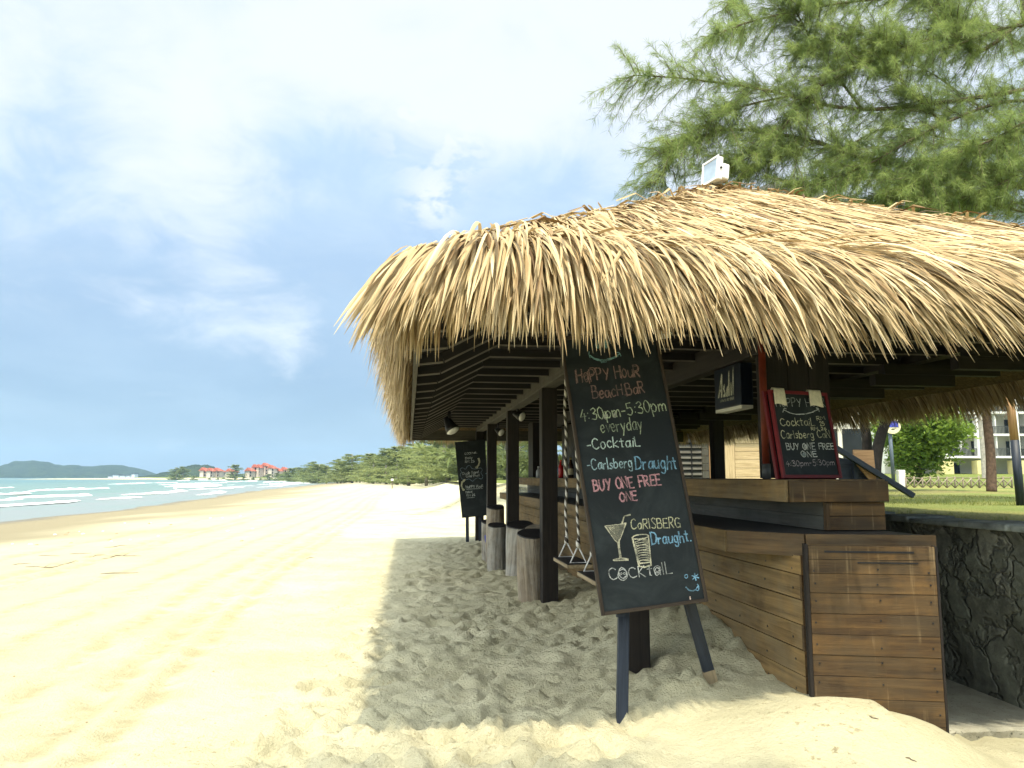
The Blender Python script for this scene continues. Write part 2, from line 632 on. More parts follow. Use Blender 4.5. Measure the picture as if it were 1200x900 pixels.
def ground(X, Y):
    X, Y = np.asarray(X, float), np.asarray(Y, float)
    s = shore_s(X, Y) + fbm(X, Y, 0.12, 3, 31) * 1.6
    z = np.where(s > 0, SEA_Z + 0.8 * sstep(s, -2, 17.5) - 0.02, SEA_Z - 0.02 + np.maximum(s * 0.05, -2.5))
    L, A = toLA(X, Y)
    # drift of sand banked up along the bar
    hf = np.interp(A, [3.0, 3.9, 4.3, 4.75, 5.1, 5.6, 6.3, 7.2, 8.5, 10, 12], [0, .02, .06, .13, .22, .33, .42, .36, .20, .08, 0])
    z = z + hf * np.exp(-(np.maximum(2.31 - L, 0) / np.interp(A, [4, 6, 8], [0.55, 0.62, 0.5])) ** 1.6) * (L < 2.6)
    # small heap at the easel foot, low ground beside the slab
    z = z + 0.10 * np.exp(-(((X - 0.98) / 0.28) ** 2 + ((Y - 4.95) / 0.3) ** 2))
    z = z + 0.07 * np.exp(-(((X - 1.35) / 0.5) ** 2 + ((Y - 4.0) / 0.4) ** 2)) + 0.10 * np.exp(-(((X - 1.80) / 0.55) ** 2 + ((Y - 4.42) / 0.40) ** 2)) + 0.06 * np.exp(-(((X - 2.35) / 0.4) ** 2 + ((Y - 4.3) / 0.3) ** 2))
    z = z - 0.17 * sstep(L, 2.6, 3.3) * sstep(A, 2.0, 3.8) * (1 - sstep(A, 30, 40))
    # dune rising on the landward side beyond the bar
    inland = sstep(L, 1.0 + 0 * A, 6.5) * sstep(A, 20.5, 27)
    z = z + 1.05 * inland
    z = z + 1.15 * np.exp(-(((X + 0.2) / 2.2) ** 2 + ((Y - 31) / 3.0) ** 2)) * (1 - 0.6 * inland)
    # land behind the far beach
    z = z + 1.3 * sstep(s, 30, 60) * sstep(Y, 60, 140)
    return z


def graded(stops):
    """stops: (position, step) pairs; steps blend between them"""
    xs = [stops[0][0]]
    while xs[-1] < stops[-1][0]:
        xs.append(xs[-1] + np.interp(xs[-1], [p for p, _ in stops], [q for _, q in stops]))
    return np.array(xs)


gx = graded([(-4200, 500), (-700, 40), (-120, 5), (-30, 0.7), (-9, 0.12), (-3, 0.045), (3.6, 0.045), (8, 0.3), (40, 4), (300, 40), (4200, 500)])
gy = graded([(-400, 80), (-20, 3), (0, 0.4), (2.6, 0.05), (3.6, 0.030), (8, 0.04), (14, 0.07), (22, 0.15), (60, 1.0), (200, 5), (800, 30), (4200, 500)])
GX, GY = np.meshgrid(gx, gy)
GZ = ground(GX, GY)
LL, AA = toLA(GX, GY)
S_ = shore_s(GX, GY)
near = (1 - sstep(GY, 14, 40)) * sstep(S_, 6, 14)
soft = near * (0.3 + 0.7 * sstep(LL, -3.5, -0.2) * (1 - sstep(LL, 2.8, 3.2)))       # trampled sand round the bar
smoothz = np.exp(-((GX - 1.7) / 0.9) ** 2 - ((GY - 4.1) / 0.8) ** 2)                 # wind-smoothed drift in front of the bar
GZ += (fbm(GX, GY, 0.7, 3, 3) * 0.05 + fbm(GX, GY, 2.6, 4, 11, 0.6) * 0.026 * soft * (1 - 0.8 * smoothz)) * near
GZ += fbm(GX * 1.0, GY * 0.6, 1.6, 2, 77) * 0.04 * smoothz
GZ += fbm(GX, GY, 7.0, 2, 21, 0.6) * 0.017 * soft * (1 - 0.9 * smoothz)
# footprints
pr = np.random.default_rng(5)
nd = 4200
fx = np.where(pr.random(nd) < 0.75, pr.uniform(-1.4, 3.0, nd), pr.uniform(-9, 3, nd))
fy = 3.0 + 15 * pr.random(nd) ** 1.5
for i in range(nd):
    x, y = fx[i], fy[i]
    L_, A_ = toLA(x, y)
    dens = 1.0 if -0.9 < L_ < 2.3 else 0.30
    sm_ = math.exp(-((x - 1.7) / 0.9) ** 2 - ((y - 4.1) / 0.8) ** 2)
    if pr.random() > dens or sm_ > 0.25:
        continue
    th = pr.uniform(0, math.pi)
    ra, rb = pr.uniform(0.07, 0.15), pr.uniform(0.04, 0.075)
    dep = pr.uniform(0.012, 0.036) * (1 if dens == 1.0 else 0.45)
    i0, i1 = np.searchsorted(gx, (x - 0.4, x + 0.4))
    j0, j1 = np.searchsorted(gy, (y - 0.4, y + 0.4))
    if i1 - i0 < 3 or j1 - j0 < 3:
        continue
    dx, dy = GX[j0:j1, i0:i1] - x, GY[j0:j1, i0:i1] - y
    u, v = (dx * math.cos(th) + dy * math.sin(th)) / ra, (-dx * math.sin(th) + dy * math.cos(th)) / rb
    r2 = u * u + v * v
    GZ[j0:j1, i0:i1] += dep * (-np.exp(-r2 ** 1.4) + 0.55 * np.exp(-((np.sqrt(r2) - 1.45) / 0.42) ** 2))
# wheel tracks along the beach
for L0, wd, dp in ((-2.05, 0.11, .022), (-1.72, 0.09, .018), (-2.55, 0.1, .02), (-5.4, 0.14, .03), (-5.9, 0.14, .03), (-7.6, .15, .03)):
    off = L0 + fbm(AA, AA * 0, 0.08, 2, 51) * 0.5
    q = (LL - off) / wd
    GZ += near * dp * (-np.exp(-q * q) + 0.6 * np.exp(-((np.abs(q) - 1.7) / 0.6) ** 2)) * (0.7 + 0.6 * np.sin(AA * 19 + L0 * 7) * 0.4)
trk = np.zeros_like(GX)
for L0, wd in ((-2.05, .13), (-1.72, .11), (-2.55, .12), (-5.4, .2), (-5.9, .2), (-3.3, .1), (-7.6, .2), (-4.2, .12)):
    off = L0 + fbm(AA, AA * 0, 0.08, 2, 51) * 0.5
    trk = np.maximum(trk, np.exp(-((LL - off) / wd) ** 2))
wet = 1 - sstep(S_ + fbm(GX, GY, 0.22, 4, 61) * 5.0, 6.0, 14.0)
wet2 = (1 - sstep(S_ + fbm(GX, GY, 0.3, 3, 63) * 2.0, 0.3, 2.4))
nx, ny = len(gx), len(gy)
idx = np.arange(nx * ny).reshape(ny, nx)
F = np.stack([idx[:-1, :-1], idx[:-1, 1:], idx[1:, 1:], idx[1:, :-1]], -1).reshape(-1, 4)
me = fast_mesh("sand", np.stack([GX, GY, GZ], -1).reshape(-1, 3), F,
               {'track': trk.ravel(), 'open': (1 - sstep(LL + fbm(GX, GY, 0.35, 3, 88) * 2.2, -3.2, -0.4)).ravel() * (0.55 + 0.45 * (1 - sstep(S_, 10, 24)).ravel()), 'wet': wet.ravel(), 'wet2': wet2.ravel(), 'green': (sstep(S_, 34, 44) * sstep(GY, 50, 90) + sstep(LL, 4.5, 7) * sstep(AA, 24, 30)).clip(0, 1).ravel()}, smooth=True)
m_, k_, p_, _ = new_mat('sand')
ps = k_.pos()
c = k_.mix(k_.smooth(k_.noise(ps, 1.3, 6, 0.6), 0.3, 0.7), (0.47, 0.445, 0.295), (0.60, 0.57, 0.395))
c = k_.mix(k_.math('MULTIPLY', k_.smooth(k_.noise(ps, 0.16, 4, 0.55), 0.45, 0.7), 0.35), c, (0.43, 0.345, 0.175))
c = k_.mix(k_.math('MULTIPLY', k_.smooth(k_.noise(ps, 38, 3, 0.6), 0.62, 0.75), 0.5), c, (0.30, 0.235, 0.14))
c = k_.mix(k_.math('MULTIPLY', k_.attr('open'), k_.smooth(k_.noise(ps, 0.5, 5, 0.6), 0.25, 0.65, 0.55, 1.0)), c, (0.43, 0.40, 0.27))  # open beach sand toned down in colour to offset overbright sunlight
sc1 = k_.math('MULTIPLY', k_.smooth(k_.noise(ps, 22, 4, 0.7), 0.56, 0.68), k_.smooth(k_.noise(ps, 0.9, 4, 0.6), 0.48, 0.62))
c = k_.mix(k_.math('MULTIPLY', sc1, 0.75), c, (0.25, 0.20, 0.105))
c = k_.mix(k_.math('MULTIPLY', k_.attr('track'), k_.smooth(k_.noise(ps, 3.5, 4, 0.65), 0.35, 0.62, 0, .7)), c, (0.33, 0.285, 0.155))
c = k_.mix(k_.math('MULTIPLY', k_.attr('wet'), 0.92), c, (0.22, 0.192, 0.122))
c = k_.mix(k_.math('MULTIPLY', k_.attr('wet2'), 0.6), c, (0.125, 0.11, 0.075))
gr = k_.smooth(k_.math('ADD', k_.attr('green'), k_.math('MULTIPLY', k_.math('SUBTRACT', k_.noise(ps, 0.6, 4), 0.5), 0.5)), 0.4, 0.7)
c = k_.mix(gr, c, (0.13, 0.16, 0.035))
base(k_, p_, c)
k_.l(k_.math('SUBTRACT', 0.92, k_.math('MULTIPLY', k_.attr('wet2'), 0.55)), p_.inputs['Roughness'])
p_.inputs['Specular IOR Level'].default_value = 0.2
h = k_.math('ADD', k_.math('MULTIPLY', k_.noise(ps, 75, 4, 0.7), 0.6), k_.noise(ps, 16, 5, 0.65))
k_.l(k_.bump(h, 0.036, 1.0), p_.inputs['Normal'])
M['sand'] = m_
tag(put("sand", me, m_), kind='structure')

# sea
sx = graded([(-4200, 300), (-500, 25), (-120, 3), (-15, 1.5), (60, 1.5)])
sy = graded([(-300, 30), (0, 2.5), (200, 3), (700, 20), (4200, 300)])
SX, SY = np.meshgrid(sx, sy)
SS = shore_s(SX, SY)
SZ = SEA_Z + fbm(SX, SY, 0.35, 2, 71) * 0.10 * sstep(-SS, 1, 15) + 0.10 * np.sin(SS * 0.42 + fbm(SX, SY, .05, 2, 5) * 5) * sstep(-SS, 4, 20)
nx, ny = len(sx), len(sy)
idx = np.arange(nx * ny).reshape(ny, nx)
F = np.stack([idx[:-1, :-1], idx[:-1, 1:], idx[1:, 1:], idx[1:, :-1]], -1).reshape(-1, 4)
me = fast_mesh("sea", np.stack([SX, SY, SZ], -1).reshape(-1, 3), F, {'off': (-SS).ravel()}, smooth=True)
m_, k_, p_, _ = new_mat('sea_water')
ps, off = k_.pos(), k_.attr('off')
c = k_.mix(k_.smooth(off, 6, 26), (0.19, 0.21, 0.195), (0.12, 0.185, 0.155))
c = k_.mix(k_.smooth(off, 40, 160), c, (0.065, 0.145, 0.145))
c = k_.mix(k_.math('MULTIPLY', k_.smooth(k_.noise(ps, 0.09, 4, 0.6), 0.4, 0.7), 0.4), c, (0.09, 0.22, 0.17))
mp = k_.n('ShaderNodeMapping')
mp.inputs['Scale'].default_value = (0.8, 0.32, 1)
mp.inputs['Rotation'].default_value = (0, 0, D2R(12))
k_.l(ps, mp.inputs[0])
fo = k_.math('MULTIPLY', k_.smooth(k_.noise(mp.outputs[0], 1.0, 6, 0.7), 0.66, 0.74), k_.smooth(off, 45, 8))
c = k_.mix(k_.math('MULTIPLY', fo, 0.55), c, (0.75, 0.78, 0.77))
base(k_, p_, c)
p_.inputs['Roughness'].default_value = 0.28
p_.inputs['Specular IOR Level'].default_value = 0.5
k_.l(k_.bump(k_.noise(ps, 1.4, 5, 0.65), 0.25, 0.6), p_.inputs['Normal'])
tag(put("sea", me, m_), kind='structure')

# breaking waves: foam crests parallel to the shore
fr = np.random.default_rng(12)
fb = MB()


def foam(s0, y0, y1, wd, ht):
    far_ = .8 if y0 < 120 else .42
    wd, ht = wd * far_, ht * far_
    n_ = max(8, int((y1 - y0) / 1.3))
    P, F_ = [], []
    ph = fr.uniform(0, 50)
    for i in range(n_ + 1):
        t = i / n_
        y = y0 + (y1 - y0) * t
        nz = float(vnoise(np.array([y * 0.11 + ph]), np.array([s0]), 4)[0])
        n2_ = float(vnoise(np.array([y * 0.7 + ph]), np.array([s0]), 9)[0])
        xs_ = float(np.interp(y, SHORE_Y, SHORE_X)) + s0 + nz * 5
        e = math.sin(math.pi * t) ** 0.35
        ww = wd * .62 * e * (0.55 + 1.1 * (n2_ + 0.5)) * max(0.15, 1 + 1.7 * nz)
        hh = ht * .62 * e * (0.5 + 1.1 * (n2_ + 0.5)) * max(0.3, 1 + 1.2 * nz)
        for j, (a, b_) in enumerate(((-.5, -.06), (-.32, .55), (-.1, .95), (.12, .7), (.32, .22), (.55, -.06))):
            P.append((xs_ + a * ww, y + fr.uniform(-.15, .15), SEA_Z + 0.05 + b_ * hh))
        if i:
            for j in range(5):
                a = (i - 1) * 6 + j
                F_.append((a, a + 1, a + 7, a + 6))
    fb.add(P, F_, smooth=True)


for s0, y0, y1, wd, ht in ((-31, 112, 150, 3.4, .75), (-28, 88, 108, 1.6, .35), (-17, 66, 100, 2.2, .34), (-9.5, 52, 72, 1.8, .22), (-7.5, 74, 84, 1.5, .2),
                           (-12, 92, 128, 2.0, .25), (-28, 168, 225, 4.6, .8), (-40, 210, 290, 5.0, .8), (-20, 145, 215, 3.0, .4), (-11, 130, 190, 2.6, .3),
                           (-15, 220, 330, 4.5, .5), (-30, 300, 420, 6, .7), (-8, 200, 300, 3, .3), (-50, 330, 470, 7, .8), (-14, 350, 470, 5, .5),
                           (-55, 130, 160, 2.2, .5), (-62, 230, 300, 4, .6), (-5, 92, 120, 1.2, .12), (-5.5, 160, 200, 2, .15), (-24, 30, 60, 2, .3), (-14, 5, 40, 1.8, .25),
                           (-90, 420, 520, 6, .8), (-70, 470, 560, 6, .8)):
    foam(s0, y0, y1, wd, ht)
m_, k_, p_, _ = new_mat('foam')
base(k_, p_, k_.mix(k_.smooth(k_.noise(k_.pos(), 2.2, 5, 0.65), 0.34, 0.55), (0.42, 0.56, 0.52), (0.86, 0.88, 0.87)))
p_.inputs['Roughness'].default_value = 0.9
tag(put("wave_foam", fb, m_), label='white foam along the breaking waves', cat='foam', kind='stuff')

# lawn, above the retaining wall
WL = 4.03
lx = graded([(WL + 0.30, 0.25), (12, 0.8), (40, 4), (200, 20)])
ly = graded([(-30, 4), (2, 0.5), (20, 0.8), (60, 3), (260, 20)])
LX, LY = np.meshgrid(lx, ly)
LZ = 0.95 + fbm(LX, LY, 0.25, 3, 91) * 0.10 * sstep(LX, WL + .3, WL + 1.5)
wx = LX * CB - LY * SB
wy = LX * SB + LY * CB
nx, ny = len(lx), len(ly)
idx = np.arange(nx * ny).reshape(ny, nx)
F = np.stack([idx[:-1, :-1], idx[:-1, 1:], idx[1:, 1:], idx[1:, :-1]], -1).reshape(-1, 4)
me = fast_mesh("lawn", np.stack([wx, wy, LZ], -1).reshape(-1, 3), F, smooth=True)
m_, k_, p_, _ = new_mat('lawn')
ps = k_.pos()
c = k_.mix(k_.smooth(k_.noise(ps, 0.35, 5, 0.6), 0.35, 0.65), (0.15, 0.20, 0.035), (0.29, 0.27, 0.085))
c = k_.mix(k_.math('MULTIPLY', k_.smooth(k_.noise(ps, 0.13, 4, 0.6), 0.5, 0.62), 0.55), c, (0.20, 0.14, 0.075))
c = k_.mix(k_.smooth(k_.noise(ps, 45, 3, 0.7), 0.4, 0.7), c, (0.10, 0.14, 0.03))
base(k_, p_, c)
p_.inputs['Roughness'].default_value = 0.9
k_.l(k_.bump(k_.noise(ps, 40, 3, 0.7), 0.03), p_.inputs['Normal'])
tag(put("lawn", me, m_), kind='structure')
# grass blades along the near part of the lawn
gb = np.random.default_rng(3)
n_ = 42000
gl = WL + 0.42 + gb.random(n_) ** 1.4 * 9
ga = 3.5 + gb.random(n_) * 17
hx, hy = gl * CB - ga * SB, gl * SB + ga * CB
hz = np.full(n_, 0.93)
an = gb.uniform(0, 6.28, n_)
hh = gb.uniform(0.03, 0.075, n_)
ww = 0.006
v0 = np.stack([hx - ww * np.cos(an), hy - ww * np.sin(an), hz], -1)
v1 = np.stack([hx + ww * np.cos(an), hy + ww * np.sin(an), hz], -1)
v2 = np.stack([hx + gb.normal(0, .02, n_), hy + gb.normal(0, .02, n_), hz + hh], -1)
V_ = np.stack([v0, v1, v2], 1).reshape(-1, 3)
me = fast_mesh("grass", V_, np.arange(3 * n_).reshape(-1, 3), {'rnd': np.repeat(gb.random(n_), 3)})
M['grass'] = m_leaf('grass', (0.11, 0.17, 0.03), (0.30, 0.30, 0.085), 0.3)
tag(put("grass", me, M['grass']), label='short green and straw coloured grass behind the stone wall', cat='grass', kind='stuff')

# ------------------------------------------------------------------ the thatched pavilion
A0, A1, LW = 4.15, 17.6, 6.5
ZE, SL = 2.63, 0.535
pav = empty("thatched_pavilion", B(3.25, 10.9, 0), 'open sided beach pavilion of dark posts and rafters under a shaggy straw coloured thatch roof', 'pavilion')


def blade_mesh(P, wdir, width, rnd, K):
    """P (N,K+1,3) centre lines, wdir (N,3) width direction"""
    N = len(P)
    t = np.linspace(0, 1, K + 1)
    prof = np.interp(t, [0, .1, .75, .91, 1], [.85, 1, .92, .55, .06])
    tan = np.gradient(P, axis=1)
    tan /= np.linalg.norm(tan, axis=2, keepdims=True) + 1e-9
    side = wdir[:, None, :] - tan * np.sum(wdir[:, None, :] * tan, 2, keepdims=True)
    side /= np.linalg.norm(side, axis=2, keepdims=True) + 1e-9
    nor = np.cross(side, tan)
    nor *= np.sign(nor[:, :, 2:3] + 1e-6)
    hw = (width[:, None] * prof[None] * 0.5)[..., None]
    tw = rng.normal(0, 0.30, (N, 1, 1))
    sd_ = side * np.cos(tw) + nor * np.sin(tw)
    l_, r_ = P - sd_ * hw, P + sd_ * hw
    c_ = P + nor * hw * 0.45
    V_ = np.stack([l_, c_, r_], 2).reshape(-1, 3)
    b_ = (np.arange(N) * (K + 1) * 3)[:, None, None]
    kk = (np.arange(K) * 3)[None, :, None]
    q = np.array([[0, 1, 4, 3], [1, 2, 5, 4]])
    F_ = (b_[..., None] + kk[..., None] + q[None, None]).reshape(-1, 4)
    ln = np.linalg.norm(P[:, -1] - P[:, 0], axis=1)
    gcx = t[None, :, None] * ln[:, None, None] + rng.random((N, 1, 1)) * 50
    gc = np.stack([np.broadcast_to(gcx, (N, K + 1, 3)), np.broadcast_to(np.array([-1, 0, 1])[None, None] * .012, (N, K + 1, 3)) + rng.random((N, 1, 1)) * 30,
                   np.zeros((N, K + 1, 3))], -1).reshape(-1, 3)
    rr = np.repeat(rnd, (K + 1) * 3)
    return V_, F_, gc, rr


TV, TF, TG, TR = [], [], [], []
tn = 0


def emit(P, wdir, width, rnd, K):
    global tn
    # to world
    X = P[..., 0] * CB - P[..., 1] * SB
    Y = P[..., 0] * SB + P[..., 1] * CB
    Pw = np.stack([X, Y, P[..., 2]], -1)
    wd = np.stack([wdir[:, 0] * CB - wdir[:, 1] * SB, wdir[:, 0] * SB + wdir[:, 1] * CB, wdir[:, 2]], -1)
    v, f, g, r = blade_mesh(Pw, wd, width, rnd, K)
    TV.append(v); TF.append(f + tn); TG.append(g); TR.append(r)
    tn += len(v)


def slope(C, e, i, Le, slant, dens, dens_hang, ztip, qmax=3.25, messy=0.04, hout=0.16):
    """C: eave corner (L,A); e: along the eave; i: inward. slant(u) leans blades along e."""
    C, e, i = np.array(C, float), np.array(e, float), np.array(i, float)
    out_ = -i
    # upper courses, lying on the slope
    q = 0.32
    while q < qmax - 0.02:
        u0, u1 = q - 0.12, Le - q + 0.12
        n_ = int(max(6, (u1 - u0) * dens))
        u = rng.uniform(u0, u1, n_)
        qq = np.clip(q + rng.normal(0, 0.07, n_), 0.1, qmax)
        ln = np.minimum(rng.uniform(0.5, 0.95, n_), qq + rng.uniform(0.02, 0.16, n_))
        sl = slant(u) + rng.normal(0, 0.11, n_)
        odd = rng.random(n_) < messy
        sl = np.where(odd, sl + rng.normal(0, 0.5, n_), sl)
        ca, sa = np.cos(np.arctan(sl)), np.sin(np.arctan(sl))
        K = 3
        t = np.linspace(0, 1, K + 1)[None]
        run = ln[:, None] * t
        base_z = ZE + SL * qq
        lift0 = rng.uniform(-0.03, 0.05, n_)[:, None]
        lift1 = rng.uniform(0.0, 0.07, n_)[:, None] + np.where(odd, rng.uniform(0, .05, n_), 0)[:, None]
        horiz = run * ca[:, None]
        lat = run * sa[:, None]
        zz = base_z[:, None] - SL * horiz + lift0 + (lift1 - lift0) * t - 0.05 * (run * t) + 0.04 * np.sin(t * np.pi)
        L_ = C[0] + e[0] * (u[:, None] + lat) + i[0] * qq[:, None] + out_[0] * horiz
        A_ = C[1] + e[1] * (u[:, None] + lat) + i[1] * qq[:, None] + out_[1] * horiz
        P = np.stack([L_, A_, zz], -1)
        wd = np.broadcast_to(np.array([e[0], e[1], 0.0]), (n_, 3)).copy()
        r_ = np.clip(rng.normal(0.52, 0.24, n_), 0.02, 1)
        emit(P, wd, rng.uniform(0.013, 0.026, n_), r_, K)
        q += 0.15
    # hanging courses: inner rows reach lowest, outer rows lie over them
    for row, qh in enumerate((0.0, 0.06, 0.12, 0.18, 0.25, 0.32, 0.39, 0.46)):
        n_ = int(Le * dens_hang * (0.9 if row < 2 else 1))
        u = rng.uniform(-0.05, Le + 0.05, n_)
        qq = np.clip(qh + rng.normal(0, 0.05, n_), 0.0, 1)
        qq = np.minimum(qq, np.maximum(np.minimum(u, Le - u), 0) + .03)
        f = qq / 0.46
        zr = ZE + SL * qq + rng.uniform(-0.06, 0.03, n_)
        zt = ztip + (0.06 + 0.42 * f) * rng.beta(1.7, 1.6, n_) + np.abs(rng.normal(0, 0.07, n_)) + 0.03 * np.sin(u * 2.1 + row) + 0.03 * np.sin(u * 5.3)
        R = (qq + hout + 0.16 * f + rng.normal(0, 0.04, n_))
        Dn = zr - zt
        K = 6
        t = np.linspace(0, 1, K + 1)[None]
        bend = np.clip(rng.normal(0.62, 0.16, n_), .2, 1.0)[:, None]
        horiz = R[:, None] * ((1 + bend) * t - bend * t * t)
        down = Dn[:, None] * (0.52 * t + 0.48 * t * t)
        ln = np.sqrt(R ** 2 + Dn ** 2)
        sl = slant(u) + rng.normal(0, 0.065, n_)
        sl = np.where(rng.random(n_) < 0.02, sl + rng.normal(0, 0.3, n_), sl)
        lat = (sl * ln)[:, None] * (0.75 * t + 0.25 * t * t)
        L_ = C[0] + e[0] * (u[:, None] + lat) + i[0] * qq[:, None] + out_[0] * horiz
        A_ = C[1] + e[1] * (u[:, None] + lat) + i[1] * qq[:, None] + out_[1] * horiz
        P = np.stack([L_, A_, zr[:, None] - down], -1)
        wd = np.broadcast_to(np.array([e[0], e[1], 0.0]), (n_, 3)).copy()
        r_ = np.clip(rng.normal(0.62, 0.20, n_), 0.05, 1)
        emit(P, wd, rng.uniform(0.013, 0.0245, n_), r_, K)


def corner(C, d0, d1, n_, ztip):
    """fan of hanging blades round an eave corner, from direction d0 to d1"""
    C = np.array(C, float)
    inn = -(np.array(d0) + np.array(d1))
    qq = rng.uniform(0.0, 0.55, n_)
    a = rng.uniform(-0.05, 1.05, n_)
    dirs = np.array(d0)[None] * np.cos(a * np.pi / 2)[:, None] + np.array(d1)[None] * np.sin(a * np.pi / 2)[:, None]
    f = qq / .6
    zr = ZE + SL * qq + rng.uniform(-.05, .03, n_)
    zt = ztip + (.06 + .44 * f) * rng.beta(1.7, 1.6, n_) + np.abs(rng.normal(0, .07, n_))
    R = qq * 1.08 + 0.06 + .10 * f + rng.normal(0, .04, n_)
    K = 6
    t = np.linspace(0, 1, K + 1)[None]
    horiz = R[:, None] * (1.85 * t - .85 * t * t)
    down = (zr - zt)[:, None] * (.42 * t + .58 * t * t)
    L_ = C[0] + inn[0] * qq[:, None] + dirs[:, 0:1] * horiz
    A_ = C[1] + inn[1] * qq[:, None] + dirs[:, 1:2] * horiz
    P = np.stack([L_, A_, zr[:, None] - down], -1)
    wd = np.stack([-dirs[:, 1], dirs[:, 0], np.zeros(n_)], -1)
    emit(P, wd, rng.uniform(.014, .025, n_), np.clip(rng.normal(.58, .2, n_), .05, 1), K)


def sl_front(u):
    return np.interp(u, [-.2, .15, .6, 1.1, 2.2, 3.2, 4.5, 6.5], [-.55, -.28, -.08, .08, .24, .40, .55, .6])


def sl_left(u):   # along A from the near corner
    return np.interp(u, [0, .5, 1.5, 13], [-.30, -.12, 0, .05])


slope((0, A0), (1, 0), (0, 1), LW, sl_front, 100, 66, 2.00, hout=.34, messy=.02)
slope((0, A0), (0, 1), (1, 0), A1 - A0, sl_left, 26, 34, 1.98, messy=.01, hout=.12)
slope((LW, A0), (0, 1), (-1, 0), A1 - A0, lambda u: -0.30 + 0 * u, 9, 62, 2.02)
slope((0, A1), (1, 0), (0, -1), LW, lambda u: 0.05 + 0 * u, 10, 55, 2.08)
corner((0, A0), (0, -1), (-1, 0), 300, 1.96)
corner((LW, A0), (0, -1), (1, 0), 120, 2.1)
corner((0, A1), (-1, 0), (0, 1), 100, 2.08)
corner((LW, A1), (1, 0), (0, 1), 100, 2.08)
# loose blades capping the ridge and the hips
AP = A0 + 3.25


def cap(p0, p1, n_, spread, ln0, ln1, along):
    p0, p1 = np.array(p0, float), np.array(p1, float)
    t_ = rng.random(n_)
    P0 = p0 + (p1 - p0) * t_[:, None] + rng.normal(0, spread, (n_, 3)) * np.array([1, 1, 0.25])
    ang = rng.uniform(0, 2 * np.pi, n_)
    dr = np.stack([np.cos(ang), np.sin(ang), np.zeros(n_)], -1)
    dr = dr * (1 - along) + along * (p1 - p0) / np.linalg.norm(p1 - p0) * rng.choice([-1, 1], n_)[:, None]
    ln = rng.uniform(ln0, ln1, n_)
    K = 4
    t = np.linspace(-.5, .5, K + 1)[None, :, None]
    P = P0[:, None] + dr[:, None] * ln[:, None, None] * t
    P[..., 2] -= 0.42 * np.abs(t[..., 0]) * ln[:, None] * np.linalg.norm(dr[:, :2], axis=1)[:, None] * rng.uniform(.5, 1.1, n_)[:, None]
    P[..., 2] += rng.uniform(0.01, 0.05, n_)[:, None]
    wd = np.stack([-dr[:, 1], dr[:, 0], np.zeros(n_)], -1)
    emit(P, wd, rng.uniform(.018, .03, n_), np.clip(rng.normal(.45, .25, n_), .02, 1), K)


zr_ = ZE + SL * 3.25
cap((3.25, AP, zr_), (3.25, A1 - 3.25, zr_), 300, .10, .3, .6, .2)
cap((3.25, AP, zr_ + .02), (3.25, AP + .5, zr_ + .03), 110, .12, .3, .6, .1)
cap((.75, A0 + .75, ZE + SL * .75 - .02), (3.25, AP, zr_ + .03), 240, .09, .3, .55, .4)
cap((LW - .75, A0 + .75, ZE + SL * .75), (3.25, AP, zr_ + .03), 200, .09, .3, .55, .35)
inv = wmat(pav).inverted()
me = fast_mesh("thatch", np.concatenate(TV), np.concatenate(TF), {'gc': np.concatenate(TG), 'rnd': np.concatenate(TR)}, inv=inv)
put("thatch", me, M['thatch'], pav)


# thick underlayer the blades are tied to
def rp(L, A, q, dz):
    return B(L, A, ZE + SL * q + dz)


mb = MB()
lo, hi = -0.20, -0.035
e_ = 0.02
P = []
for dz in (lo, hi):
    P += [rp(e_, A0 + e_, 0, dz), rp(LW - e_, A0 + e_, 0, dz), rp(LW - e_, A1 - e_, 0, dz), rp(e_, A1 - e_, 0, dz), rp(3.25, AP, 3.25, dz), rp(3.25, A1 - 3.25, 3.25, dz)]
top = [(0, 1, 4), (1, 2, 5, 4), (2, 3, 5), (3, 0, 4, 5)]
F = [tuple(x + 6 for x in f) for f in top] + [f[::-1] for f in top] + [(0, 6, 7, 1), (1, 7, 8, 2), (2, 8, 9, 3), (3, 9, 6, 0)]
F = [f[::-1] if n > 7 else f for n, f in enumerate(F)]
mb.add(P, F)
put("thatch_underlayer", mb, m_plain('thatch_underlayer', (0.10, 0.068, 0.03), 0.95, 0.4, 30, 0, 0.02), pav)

# inner ceiling boards following the rafters: level at the eave, up the slope, then level over the bar
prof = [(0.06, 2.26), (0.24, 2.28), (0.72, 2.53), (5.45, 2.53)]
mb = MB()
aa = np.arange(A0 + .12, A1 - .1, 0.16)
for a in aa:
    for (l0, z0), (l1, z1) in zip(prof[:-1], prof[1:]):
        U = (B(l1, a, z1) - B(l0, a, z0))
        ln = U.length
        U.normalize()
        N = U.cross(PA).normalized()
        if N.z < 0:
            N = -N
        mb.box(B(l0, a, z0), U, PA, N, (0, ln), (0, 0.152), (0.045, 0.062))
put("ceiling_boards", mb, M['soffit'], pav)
for a in np.arange(A0 + .28, A1 - .2, 0.64):
    mb = MB()
    for (l0, z0), (l1, z1) in zip(prof[:-1], prof[1:]):
        U = (B(l1, a, z1) - B(l0, a, z0))
        ln = U.length
        U.normalize()
        N = U.cross(PA).normalized()
        if N.z < 0:
            N = -N
        mb.box(B(l0, a, z0), U, PA, N, (0, ln), (-.016, .016), (-.03, .046))
        mb.box(B(l0, a, z0), U, PA, N, (0, ln), (-.017, -.002), (-.034, -.022), mi=1)  # pale strip paints in bounced light along the rafter's lower edge
    put("rafter", mb, [M['rafter'], M['edge']], pav)
